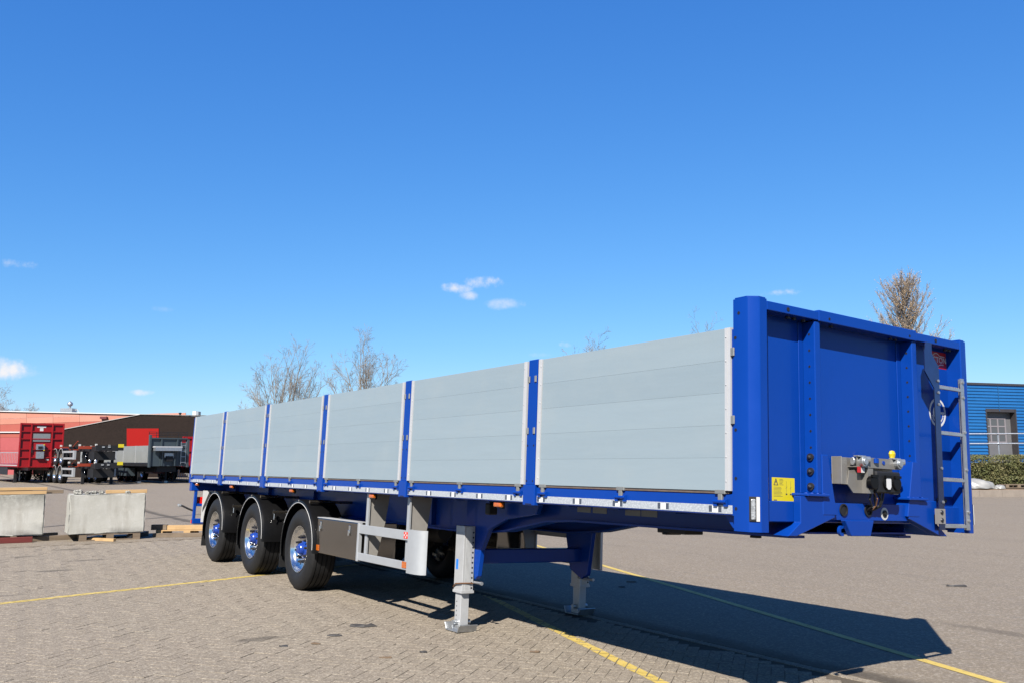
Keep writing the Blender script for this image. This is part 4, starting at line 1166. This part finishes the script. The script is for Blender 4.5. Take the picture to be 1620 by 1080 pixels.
def chassis(px, d, a, label):
    r = empty('container_chassis', heading(px, d, a), label, 'trailer', 'stacked container chassis')
    for y in (-.5, .42): b('chassis_beam', r, M_BLACK, (-9.4, -.05, y, y + .08, .95, 1.22))
    for q, x in enumerate((-.25, -2.0, -4.0, -6.0, -7.8, -9.4)):
        w = .78 if q == 0 else 1.2
        b('bolster', r, M_ORNG if q in (1, 3) else M_BLACK, (x, x + .18, -w, w, 1.08, 1.25))
        for s in (-1, 1): b('twist_lock', r, M_PLATEW, (x + .02, x + .14, s * (w - .1), s * w, 1.251, 1.36))
    b('front_plate', r, M_BLACK, (-.0499, .0, -.78, .78, .98, 1.28)); b('yellow_plate', r, M_YEL, (.0005, .02, .46, .78, 1.16, 1.36))
    for y in (-.45, -.12): b('front_lamp', r, M_CLEAR, (.0005, .04, y, y + .14, 1.14, 1.22))
    b('brace', r, M_ORNG, (-3.4, -3.3, -.4, .4, 1.0, 1.08)); b('brace', r, M_ORNG, (-4.6, -4.5, -1.0, 1.0, 1.02, 1.1))
    MB().cyl((-4.4, -1.0, 1.02), (-2.9, -1.0, 1.55), .035, n=6).build('strut', M_ORNG, r)
    for s in (-1, 1):
        for x in (-5.5, -6.8, -8.1):
            bg_wheel(r, x, s * 1.05)
            MB().lathe([(.60, s * .88), (.60, s * 1.25), (.58, s * 1.25), (.58, s * .88)], 14, (x, 0, .55), 'y', 0, math.pi).build('mudguard', M_BLACKP, r, smooth=True)
            MB().lathe([(.60, s * 1.2505), (.60, s * 1.256), (.565, s * 1.256), (.565, s * 1.2505)], 14, (x, 0, .55), 'y', 0, math.pi).build('guard_edge', M_STRIP, r, smooth=True)
        b('side_guard', r, M_GUARD, (-5.1, -2.95, s * 1.2, s * 1.23, .86, .98)); b('side_guard', r, M_GUARD, (-5.1, -2.95, s * 1.2, s * 1.23, .46, .58))
        b('guard_upright', r, M_GUARD, (-5.25, -5.1, s * 1.19, s * 1.235, .45, .99)); b('guard_nose', r, M_GUARD, (-2.95, -2.65, s * 1.12, s * 1.237, .45, .99))
        b('guard_upright', r, M_BLACK, (-3.5, -3.42, s * 1.1, s * 1.19, .5, 1.06)); b('guard_upright', r, M_BLACK, (-4.6, -4.52, s * 1.1, s * 1.19, .5, 1.06))
        b('landing_leg', r, M_BLACK, (-2.2, -2.08, s * .75, s * .9, .02, .94))
    b('air_tank', r, M_BLACK, (-2.0, -.9, -.6, .6, .42, .93))
    return r


ch = chassis(173, 53.0, rad(17), 'lower black container chassis of the stack, three wheels on the ground')
c2 = copy_tree(ch, None, Matrix.Translation((0, 0, 1.04))); c2['label'] = 'upper black container chassis stacked on top of another one'
# grey dropside trailer
gr = empty('grey_trailer', heading(267, 56.0, rad(22)), 'slate grey dropside trailer with pale side boards and ladder behind the stacked chassis', 'trailer', 'parked trailers behind')
for k in range(6):
    x1 = -.12 - k * 2.1; sp = b('side_panel', gr, M_LGREY, (x1 - 2.04, x1, -1.26, -1.23, 1.30, 2.34)); b('edge_strip', gr, M_STRIP, (x1 - 2.08, x1 - 2.041, -1.265, -1.23, 1.28, 2.35))
    b('side_panel', gr, M_LGREY, (x1 - 2.04, x1, 1.23, 1.26, 1.30, 2.34))
b('deck', gr, M_BLACK, (-13, -.12, -1.25, 1.25, 1.08, 1.27)); b('chassis', gr, M_BLACK, (-12.8, -.3, -.6, .6, .72, 1.07))
b('headboard_panel', gr, M_SLATE, (-.10, -.05, -1.20, 1.20, 1.08, 2.75))
for y in (-1.27, 1.12): b('headboard_post', gr, M_SLATE, (-.119, .05, y, y + .15, 1.0, 3.0 if y < 0 else 2.75), bevel=.02)
for y in (-.55, .45): b('headboard_column', gr, M_SLATE, (-.049, .04, y, y + .09, 1.1, 2.74))
b('top_beam', gr, M_SLATE, (-.10, .05, -1.119, 1.119, 2.7505, 2.83))
for z in (2.95, 3.05, 3.15): MB().cyl((-.6, -1.1, z + .05), (-.6, 1.4, z + .05), .015, n=5).build('rack_rail', M_BLACK, gr)
for y in (-1.05, -.6, .1, .8, 1.35): MB().cyl((-.6, y, 1.27), (-.6, y, 3.2), .018, n=5).build('rack_post', M_BLACK, gr)
b('aluminium_box', gr, M_GALV, (.06, .45, -1.02, .62, 2.02, 2.22)); b('box_cover', gr, M_STRIP, (.05, .46, -1.05, .65, 2.221, 2.30)); b('box_leg', gr, M_SLATE, (.10, .16, -.5, -.44, 1.1, 2.019), (.10, .16, .3, .36, 1.1, 2.019))
b('coupling_bracket', gr, M_GALV, (-.049, .05, -.3, .3, 1.62, 1.88)); b('coupling_socket', gr, M_BLACK, (.0501, .15, -.2, .2, 1.4, 1.7))
for y in (.72, 1.02): b('ladder_rail', gr, M_GALV, (.04, .06, y, y + .03, 1.2, 2.6))
for z in (1.3, 1.65, 2.0, 2.35): b('rung', gr, M_GALV, (.04, .06, .751, 1.019, z, z + .03))
b('red_sticker', gr, M_RED, (-.0495, -.045, .80, 1.05, 2.55, 2.70))
b('rear_lamp', gr, M_REDLENS, (-5.0, -4.85, -1.27, -1.2605, 1.12, 1.2)); b('tool_box', gr, M_SLATE, (-6.2, -3.6, -1.22, -.7, .45, .95))
for s in (-1, 1):
    for x in (-8.4, -9.7, -11.0): bg_wheel(gr, x, s * 1.05)
    b('landing_leg', gr, M_BLACK, (-2.6, -2.46, s * .78, s * .92, .12, .72)); b('leg_foot', gr, M_GALV, (-2.66, -2.4, s * .74, s * .96, 0, .119))


# ------------------------------------------------------------------ buildings left
def brick_mat():
    t = NT('dark_brick'); n = t.n.new('ShaderNodeTexBrick')
    t.l.new(t.mapping((1, 1, 1), (rad(90), 0, 0)), n.inputs['Vector'])
    n.inputs['Scale'].default_value = 4.5; n.inputs['Color1'].default_value = (.007, .0048, .0042, 1); n.inputs['Color2'].default_value = (.013, .009, .0078, 1); n.inputs['Mortar'].default_value = (.020, .0155, .0135, 1)
    c = t.mix(t.rng(t.noise(.35, 6, .7, t.mapping((.4, 1, 3))), .35, .7, 0, .7), n.outputs['Color'], (.015, .0105, .009)); t.set(color=c, rough=.9, spec=.08); return t.m


M_BRICK = brick_mat()


def clad(name, c): return mat(name, c, .55, 0, .06, .6, spec=.2)


def wall_frame(px0, px1, d0, d1):
    a = vw(px0, 726, d0); e = vw(px1, 726, d1); u = Vector((e.x - a.x, e.y - a.y, 0)); L = u.length; u.normalize(); nrm = Vector((0, 0, 1)).cross(u)
    m = Matrix((u, nrm, Vector((0, 0, 1)))).transposed().to_4x4(); m.translation = (a.x, a.y, .2)
    inv = m.inverted()

    def uv(px, py):   # picture point -> wall coordinates (u, z)
        v = FWD + RIGHT * ((px - 810) / F_PX) - UP * ((py - 540) / F_PX); o = inv @ CAM; q = inv.to_3x3() @ v; t = -o.y / q.y
        return o.x + q.x * t, o.z + q.z * t
    return m, uv, L


m, uv, L = wall_frame(-40, 330, 89, 89)
ha = empty('industrial_hall', m, 'long salmon red clad hall with white roof edge behind the trailers', 'building')
def strip(name, mt, pts, y0, y1): return MB().prism([uv(*p) for p in pts], 'y', y0, y1).build(name, mt, ha)
top = lambda x: 650 + (x / 222) * 5
M_S1 = clad('salmon_cladding', (0.275, 0.117, 0.085)); M_S2 = clad('coral_cladding', (0.215, 0.053, 0.040)); M_S3 = clad('rose_cladding', (.225, .050, .052)); M_S4 = clad('pale_salmon_cladding', (0.285, 0.135, 0.100))
for q in range(-3, 7):
    x0, x1 = q * 42, q * 42 + 41.7
    lo = lambda x: 670.5 - max(0, x) * .032
    strip('cladding_panel', M_S1 if q % 2 else M_S4, [(x0, top(x0)), (x1, top(x1)), (x1, lo(x1) - 9), (x0, lo(x0) - 9)], 0, .10)
    strip('cladding_panel', M_S4 if q % 2 else M_S1, [(x0, lo(x0) - 8.8), (x1, lo(x1) - 8.8), (x1, lo(x1)), (x0, lo(x0))], .01, .10)
    strip('cladding_panel', M_S2, [(x0, lo(x0) + .2), (x1, lo(x1) + .2), (x1, 681.6), (x0, 681.6)], .03, .10)
    strip('cladding_panel', M_S2, [(x0, 684), (x1, 684), (x1, 691), (x0, 691)], .05, .10)
    strip('cladding_panel', M_S3, [(x0, 691.2), (x1, 691.2), (x1, 712), (x0, 712)], .06, .10)
    strip('cladding_panel', M_S3, [(x0, 712.2), (x1, 712.2), (x1, 768), (x0, 768)], .07, .10)
strip('white_ledge', M_WHITE, [(-130, 682), (300, 682), (300, 683.6), (-130, 683.6)], -.10, .10)
strip('roof_edge', M_WHITE, [(-130, top(-130) - 1.0), (300, top(300) - 1.0), (300, top(300) + .3), (-130, top(-130) + .3)], -.15, .3)
MB().box(-14, L, .1, 14, 0, 5.5).build('hall_core', M_S3, ha)
ux, uz = uv(95, 649.5)
vb = MB().box(ux - .6, ux + .6, 1.2, 2.2, uz - .3, uz + .35).build('vent_box', M_GALV, ha)
MB().lathe([(0, .0), (.10, 0), (.10, .22), (.24, .32), (.27, .48), (.2, .62), (.06, .70), (0, .78)], 14, (ux + .12, 1.7, uz + .35), 'z').build('turbine_cowl', M_GALV, ha, smooth=True)
MB().tube([(ux + .62, 1.7, uz + .2), (ux + .9, 1.7, uz + .22), (ux + 1.1, 1.7, uz - .1)], .04, 6).build('duct', M_PLATEW, ha)
lx, lz = uv(166, 660); MB().box(lx - .35, lx + .3, -.35, -.001, lz - .12, lz + .1).build('wall_lamp', M_TREDD, ha)

m, uv, L = wall_frame(90, 560, 75, 75)
bb = empty('brick_building', m, 'dark brown brick building with sloping roofline and red wall sign', 'building')
pts = [uv(98, 768), uv(98, 679.4), uv(222, 655.4), uv(310, 657.3), uv(560, 661), uv(560, 768)]
MB().prism(pts, 'y', 0, 12).build('wall', M_BRICK, bb)
M_COPE = mat('light_coping', (0.1950, 0.1875, 0.1800), .5, 0, .05, 3)
MB().prism([uv(97, 679.6), uv(222, 655.3), uv(222, 654.4), uv(97, 678.4)], 'y', -.08, .2).build('coping', M_COPE, bb)
MB().prism([uv(222, 655.3), uv(560, 661), uv(560, 659.9), uv(222, 654.4)], 'y', -.08, .2).build('coping', mat('dark_coping', (.05, .045, .04), .6, 0, .1, 3), bb)
MB().prism([uv(201, 677), uv(251.5, 677), uv(251.5, 706), uv(201, 706)], 'y', -.07, -.002).build('red_sign', mat('red_sign_panel', (0.1650, 0.0030, 0.0023), .6, 0, .04, .5, spec=.1), bb)
MB().prism([uv(201, 706.1), uv(251.5, 706.1), uv(251.5, 707.2), uv(201, 707.2)], 'y', -.08, -.002).build('sign_edge', M_WHITE, bb)
for (pa, pb, pc, mt) in ((298, 303, 648.5, M_WHITE), (303.5, 307, 649, M_GALV)):
    q0, q1 = uv(pa, pc), uv(pb, 658); MB().box(q0[0], q1[0], 1, 1.6, q1[1], q0[1]).build('roof_vent', mt, bb)
q0 = uv(276.5, 655); MB().lathe([(0, -.2), (.08, -.2), (.08, .12), (.13, .14), (.13, .2), (0, .24)], 10, (q0[0], 1.2, q0[1]), 'z').build('roof_pipe', M_BLACK, bb)

# bar fence behind the red trailer
m, uv, L = wall_frame(-60, 60, 64, 64)
fe = empty('bar_fence', m, 'grey bar fence in front of the salmon hall', 'fence')
z0, z1 = uv(0, 735)[1], uv(0, 715)[1]
for z in (z0 + .05, z1): MB().box(0, L, -.02, .02, z - .03, z + .02).build('rail', M_GALV, fe)
x = .05
while x < L: MB().cyl((x, 0, z0), (x, 0, z1), .011, n=4).build('bar', M_GALV, fe); x += .115
for x in (.6, 2.4, 4.2): MB().box(x - .03, x + .03, -.05, -.021, -.2, z1).build('post', M_GALV, fe)
m, uv, L = wall_frame(255, 340, 68, 68)
f2 = empty('bar_fence', m, 'light fence glimpsed under the grey trailer beside the blue trailer', 'fence')
for z in (.25, 1.0): MB().box(0, L, -.02, .02, z - .03, z + .03).build('rail', M_GALV, f2)
x = .05
while x < L: MB().cyl((x, 0, 0), (x, 0, 1.0), .02, n=4).build('bar', M_PLATEW, f2); x += .14


# ------------------------------------------------------------------ vegetation
def leaf_mat(name, a, bb_, c):
    t = NT(name); g = t.n.new('ShaderNodeNewGeometry')
    col = t.mix(g.outputs['Random Per Island'], a, bb_); col = t.mix(t.rng(t.noise(2.5, 3, .6), .45, .7, 0, .6), col, c)
    t.set(color=col, rough=.6, spec=.3); return t.m


M_BARK = mat('grey_bark', (.135, .120, .102), .85, 0, .3, 4, spec=.2); M_TWIG = mat('twig_brown', (.135, .118, .104), .85, 0, .25, 3, spec=.2)
M_BUD = leaf_mat('brown_buds', (.30, .205, .115), (.21, .15, .09), (.26, .18, .09)); M_HEDGE = leaf_mat('hedge_leaves', (.045, .055, .016), (.085, .085, .030), (.12, .095, .045))
M_DGREEN = leaf_mat('dark_shrub_leaves', (.018, .026, .010), (.035, .042, .018), (.03, .03, .015))


def grow(m, tw, p, d, r, L, lev, R, maxlev, up, wob, nb, ang, ratio, minr):
    n = 5 if lev < 2 else (4 if lev < maxlev else 3); sides = 6 if lev == 0 else (5 if lev == 1 else 3)
    pts = [p.copy()]; dirs = []
    for k in range(n):
        d = (d + Vector((R.gauss(0, wob), R.gauss(0, wob), R.gauss(0, wob) + up))).normalized(); dirs.append(d)
        p = p + d * (L / n); pts.append(p.copy())
    tgt = m if lev <= 1 else tw
    for k in range(n):
        ra = max(minr, r * (1 - .75 * k / n)); rb = max(minr * .7, r * (1 - .75 * (k + 1) / n)); tgt.cyl(pts[k], pts[k + 1], ra, rb, sides, False)
    if lev >= maxlev: return
    for q in range(nb[lev]):
        f = R.uniform(.25 if lev else .35, 1.0); k = min(n - 1, int(f * n)); base = pts[k].lerp(pts[k + 1], f * n - k)
        ax = dirs[k].orthogonal().normalized(); ax.rotate(Matrix.Rotation(R.uniform(0, 6.283), 3, dirs[k]))
        nd = dirs[k].copy(); nd.rotate(Matrix.Rotation(rad(R.uniform(*ang[lev])), 3, ax))
        grow(m, tw, base, nd, max(minr, r * (1 - .75 * f) * .62), L * ratio[lev] * R.uniform(.7, 1.15) * (1.15 - .45 * f), lev + 1, R, maxlev, up * 1.0, wob * 1.15, nb, ang, ratio, minr)


def bare_tree(px, py_top, d, seed, label, stems=6, spread=24, half=3.2, group='bare trees behind the hall', minr=.0105, wide=.98, bark=None, twig=None):
    R = random.Random(seed); base = vw(px, 726, d); gz = ground_z(base.x, base.y); H = vw(px, py_top, d).z - gz
    root = empty('bare_tree', Matrix.Translation((base.x, base.y, gz)), label, 'tree', group)
    m, tw = MB(), MB(); t0 = H * .20
    m.cyl((0, 0, -.2), (0, 0, t0), H * .022, H * .018, 8)
    for q in range(stems):
        a = 2.4 * q + R.uniform(-.3, .3); sf = ((q + .5) / stems) ** .6; sp = rad(spread * sf); dd = Vector((math.cos(a) * math.sin(sp), math.sin(a) * math.sin(sp), math.cos(sp)))
        grow(m, tw, Vector((0, 0, t0 * R.uniform(.8, 1))), dd, H * .0088, H * .80 * R.uniform(.9, 1.03) * (1 - .26 * sf * sf), 0, R, 3, .035, .06, (8, 7, 4), ((18, 44), (25, 52), (25, 58)), (.40, .46, .5), minr)
    k = H / max(v[2] for v in tw.v)      # crown top at the height seen
    for q in (m, tw): q.v = [(v[0] * k * wide, v[1] * k * wide, v[2] * k) for v in q.v]
    m.build('trunk', bark or M_BARK, root, fix=False); tw.build('twigs', twig or M_TWIG, root, fix=False)
    return root


bare_tree(450, 526, 90, 23, 'left of the two big bare trees above the side boards', 13, 36, wide=.92)
bare_tree(577, 508, 86, 41, 'right of the two big bare trees above the side boards', 13, 33, wide=.84)
bare_tree(-8, 602, 100, 21, 'bare tree at the left edge above the salmon hall', 6, 26)
bare_tree(40, 634, 108, 8, 'low bare shrub top above the salmon hall roof', 6, 34)
bare_tree(392, 632, 84, 31, 'low spreading bare tree just above the rear side boards', 5, 50)
bare_tree(940, 522, 88, 14, 'bare treetop showing over the front side board', 7, 30)
bare_tree(1109, 482, 88, 17, 'small bare treetop beside the headboard, over the front side board', 7, 16)

# upright tree in bud behind the headboard
R = random.Random(4); base = vw(1443, 726, 62); gz = ground_z(base.x, base.y); H = vw(1440, 436, 62).z - gz
ut = empty('budding_tree', Matrix.Translation((base.x, base.y, gz)), 'upright cone-shaped tree in brown bud behind the headboard', 'tree')
m, tw = MB(), MB(); m.cyl((0, 0, -.2), (0, 0, H * .5), .17, .09, 8); m.cyl((0, 0, H * .5), (.05, 0, H * .97), .09, .012, 6)
ends = []
for q in range(230):
    f = R.uniform(.15, .93); a = R.uniform(0, 6.283); reach = (1 - f) ** .62 * 5.2 * R.uniform(.4, 1.0); p0 = Vector((0, 0, H * f))
    L = max(.8, reach * 1.55); d = Vector((math.cos(a), math.sin(a), 1.05)).normalized(); pts = [p0]; dd = d.copy()
    for k in range(6):
        dd = (dd + Vector((R.gauss(0, .05), R.gauss(0, .05), .10))).normalized(); pts.append(pts[-1] + dd * L / 6)
    for k in range(6): tw.cyl(pts[k], pts[k + 1], max(.012, .04 * (1 - k / 6)), max(.010, .04 * (1 - (k + 1) / 6)), 4, False)
    for k in range(int(10 + L * 5)):
        f2 = R.uniform(.25, 1); i0 = min(5, int(f2 * 6)); c = pts[i0].lerp(pts[i0 + 1], f2 * 6 - i0)
        e = c + (dd + Vector((R.gauss(0, .42), R.gauss(0, .42), R.gauss(.15, .25)))).normalized() * R.uniform(.25, .75)
        tw.cyl(c, e, .010, .006, 3, False); ends += [c.lerp(e, u) for u in (.35, .6, .8, 1)]
m.build('trunk', M_BARK, ut, fix=False); tw.build('twigs', M_TWIG, ut, fix=False)
bud = MB()
for e in ends:
    c = e + Vector((R.gauss(0, .02), R.gauss(0, .02), R.gauss(0, .02))); s = R.uniform(.018, .042); u = Vector((R.gauss(0, 1), R.gauss(0, 1), R.gauss(0, 1))).normalized(); w = u.orthogonal().normalized()
    bud.add([c - u * s, c + w * s * .6, c + u * s, c - w * s * .6], [(0, 1, 2, 3)])
bud.build('buds', M_BUD, ut, fix=False)


def foliage(n, vol, smin, smax, R):
    m = MB()
    for _ in range(n):
        c = vol(R); s = R.uniform(smin, smax); u = Vector((R.gauss(0, 1), R.gauss(0, 1), R.gauss(0, 1))).normalized(); w = u.orthogonal().normalized(); w.rotate(Matrix.Rotation(R.uniform(0, 6.28), 3, u)); k = u.cross(w)
        m.add([c - w * s, c - k * s * .5 + u * s * .15, c + w * s, c + k * s * .5 + u * s * .15], [(0, 1, 2, 3)])
    return m


# dark shrubs seen under the red trailer
for q, (px, lab) in enumerate(((66, 'dark green shrub seen beneath the red trailer, left one'), (80, 'dark green shrub between red trailer and chassis wheels'), (92, 'dark green shrub just behind the chassis wheels'))):
    p = vw(px, 726, 64 + q); R = random.Random(q); sr = empty('shrub', Matrix.Translation((p.x, p.y, ground_z(p.x, p.y))), lab, 'shrub', 'shrubs behind the parked trailers')
    def vol(R):
        while True:
            v = Vector((R.uniform(-1, 1), R.uniform(-1, 1), R.uniform(-1, 1)))
            if .35 < v.length < 1: return Vector((v.x * .8, v.y * .7, .85 + v.z * .85 + .12 * math.sin(v.x * 7)))
    foliage(1500, vol, .05, .09, R).build('foliage', M_DGREEN, sr, fix=False)
    m = MB()
    for k in range(6): a = k * 1.05; m.cyl((0, 0, 0), (.45 * math.cos(a), .4 * math.sin(a), 1.1), .03, .01, 5)
    m.build('stem', M_BARK, sr)

# ------------------------------------------------------------------ right: blue hall, hedge, kerb
m, uv, L = wall_frame(1330, 1800, 57.5, 65.0)
bh = empty('blue_hall', m, 'blue corrugated metal hall with a glazed door at the right edge', 'building')
M_BCLAD = mat('blue_cladding', (.008, .072, .205), .45, 0, .10, .35, spec=.3); M_REVEAL = mat('dark_reveal', (.02, .018, .02), .6, 0, .2, 4)
ztop = uv(1580, 609)[1]; d0, dz1 = uv(1559, 649); d1 = uv(1606, 649)[0]


def corr(u0, u1, z0, z1, pitch=.215, amp=.045):
    mm = MB(); z = z0; prof = []
    while z < z1 - 1e-6:
        for f, y in ((0, 0), (.42, 0), (.55, -amp), (.87, -amp), (1.0, 0)):
            zz = min(z1, z + f * pitch); prof.append((y, zz))
        z += pitch
    n = len(prof); mm.v = [(u0, y, z) for y, z in prof] + [(u1, y, z) for y, z in prof]; mm.f = [(i, n + i, n + i + 1, i + 1) for i in range(n - 1)]
    return mm


corr(0, d0, -.2, ztop).build('cladding', M_BCLAD, bh, fix=False); corr(d1, L, -.2, ztop).build('cladding', M_BCLAD, bh, fix=False)
zs = -.2 + .215 * math.ceil((dz1 + .2) / .215)
corr(d0, d1, zs, ztop).build('cladding', M_BCLAD, bh, fix=False)
MB().box(d0, d1, -.01, .5, zs - .22, zs).build('lintel', M_REVEAL, bh)
MB().box(d0 - .03, d0 + .05, -.06, .6, -.2, zs).build('jamb', M_REVEAL, bh); MB().box(d1 - .05, d1 + .03, -.06, .6, -.2, zs).build('jamb', M_REVEAL, bh)
MB().box(0, L, -.08, .2, ztop, ztop + .14).build('roof_edge', M_REVEAL, bh)
uj = uv(1579, 630)[0]; MB().box(uj - .02, uj + .02, -.06, -.046, dz1, ztop).build('joint_strip', mat('joint_navy', (.006, .05, .13), .5, 0, .1, 4), bh)
MB().box(.3, L - .3, .55, 12, -.2, ztop - .1).build('hall_core', M_REVEAL, bh)
M_PANE = NT('dusty_glass').set(color=(.05, .052, .055), rough=.12, spec=.5).m; M_DFR = mat('door_frame_grey', (.13, .12, .13), .5, 0, .06, 4)
door = MB().box(d0 + .06, d1 - .06, .42, .50, -.2, zs - .23).build('door', mat('door_panel_grey', (.075, .075, .08), .5, 0, .1, 2), bh)
w0, wz1 = uv(1561.5, 660.5); w1, wz0 = uv(1599.5, 698.5); w0 = max(w0, d0 + .08); w1 = min(w1, d1 - .08)
for i in range(3):
    for j in range(3):
        cw, chh = (w1 - w0) / 3, (wz1 - wz0) / 3; MB().box(w0 + i * cw + .06, w0 + (i + 1) * cw - .06, .405, .4195, wz0 + j * chh + .06, wz0 + (j + 1) * chh - .06).build('pane', M_PANE, door)
fr = MB()
for i in range(4): x = w0 + i * (w1 - w0) / 3; fr.box(x - .05, x + .05, .38, .4195, wz0 - .05, wz1 + .05)
for j in range(4):
    z = wz0 + j * (wz1 - wz0) / 3
    for i in range(3): fr.box(w0 + i * (w1 - w0) / 3 + .0505, w0 + (i + 1) * (w1 - w0) / 3 - .0505, .38, .4195, z - .05, z + .05)
fr.build('window_frame', M_DFR, door)

# pipe railing
m, uv, L = wall_frame(1480, 1760, 47, 46)
pr_ = empty('pipe_railing', m, 'galvanised two-pipe railing in front of the blue hall', 'railing')
za, zb = uv(1580, 685.5)[1], uv(1580, 701)[1]
for z in (za, zb): MB().cyl((0, 0, z), (L, 0, z + .02), .035, n=8).build('pipe', M_GALV, pr_, smooth=True)
for x in (.5, 3.2, 6.1, 8.6): MB().cyl((x, 0.06, -.2), (x, 0.06, za + .05), .035, n=8).build('post', M_GALV, pr_, smooth=True)

# planting strip: kerb, soil, hedge, wrapped bundle, pallet
m, uv, L = wall_frame(1440, 1800, 40.0, 40.0); gzk = ground_z(m.translation.x, m.translation.y)
m.translation.z = 0
MB().prism([(.205, .36), (1.0, .46), (3.6, .50), (3.6, 0), (.205, 0)], 'x', 0, L).build('soil_bed', mat('dry_soil', (.115, .085, .060), .95, 0, .4, 2, bump=.6, bscale=12, spec=.1))
so = bpy.data.objects['soil_bed']; so.matrix_world = m; tag(so, kind='structure')
M_KERB = mat('kerb_concrete', (.135, .115, .098), .9, 0, .2, 3, bump=.3, spec=.2)
kb = empty('kerb', m); tag(kb, kind='structure')
x = 0.0
while x < L - .5: MB().box(x, min(L, x + .995), 0, .2, -.1, .36).build('kerb_stone', M_KERB, kb, bevel=.012); x += 1.0
for q, x0 in enumerate((0.0, 3.4, 6.8)):
    hg = empty('hedge', m @ Matrix.Translation((x0, 2.0, .45)), ('clipped olive hedge behind the trailer ladder', 'clipped olive green hedge along the kerb before the blue hall', 'clipped hedge at the far right end along the kerb')[q], 'hedge', 'clipped hedges'); R = random.Random(60 + q)
    def vol(R):
        while True:
            x, y, z = R.uniform(0, 3.4), R.uniform(0, 1.0), R.uniform(.05, 1.48)
            sk = min(y, 1.0 - y, 1.5 - z); bump_ = .10 * math.sin(x * 3.1 + z * 2) + .07 * math.sin(x * 7.7 + 1 + z * 5)
            if sk < .25 and sk > -.0 + bump_: return Vector((x, y, z))
    foliage(7500, vol, .030, .062, R).build('foliage', M_HEDGE, hg, fix=False)
    mm = MB()
    for k in range(9):
        bx = .2 + k * .37
        for j in range(3): mm.cyl((bx, .5, -.05), (bx + R.uniform(-.3, .3), .5 + R.uniform(-.35, .35), R.uniform(.8, 1.3)), .016, .006, 4)
    mm.build('stem', M_BARK, hg); MB().box(.05, 3.35, .32, .68, .05, 1.12).build('inner_shade_core', mat('hedge_inner_shade', (.022, .022, .010), .9, 0, .4, 8, bump=.8, bscale=20, spec=.1), hg)  # dark filler box, the shade between the leaves painted as its colour
ub_, uz_ = uv(1563, 765)
def mound(sx, sy, sz, seed, name, mt):
    R = random.Random(seed); bm = bmesh.new(); bmesh.ops.create_icosphere(bm, subdivisions=4, radius=1)
    for v in bm.verts:
        c = v.co; k = 1 + .10 * math.sin(5 * c.x + seed) * math.cos(4 * c.y) + .05 * math.sin(11 * c.x + 7 * c.z) + R.gauss(0, .008)
        v.co = Vector((c.x * sx * k, c.y * sy * k, max(-.02, c.z * sz * k)))
    me = bpy.data.meshes.new(name); bm.to_mesh(me); bm.free(); me.materials.append(mt); me.shade_smooth(); o = bpy.data.objects.new(name, me); COL.objects.link(o); return o
M_FOIL = mat('white_plastic_sheet', (0.1560, 0.1560, 0.1530), .4, 0, .15, 3, bump=.6, bscale=6)
o = mound(.85, .45, .42, 3, 'plastic_bundle', M_FOIL); o.matrix_world = m @ Matrix.Translation((ub_ - .2, .75, .44)); tag(o, 'white plastic sheet bundle lying on the kerb strip before the hedge', 'bundle')
o = mound(.25, .2, .17, 5, 'plastic_bundle', M_FOIL); o.matrix_world = m @ Matrix.Translation((ub_ + .85, .62, .42)); tag(o, 'small white plastic lump right of the big bundle', 'bundle')
pallet(m @ Matrix.Translation((uv(1603, 765)[0], .6, .45)), 'brown pallet on the kerb strip at the right edge', mt=M_OLDW)
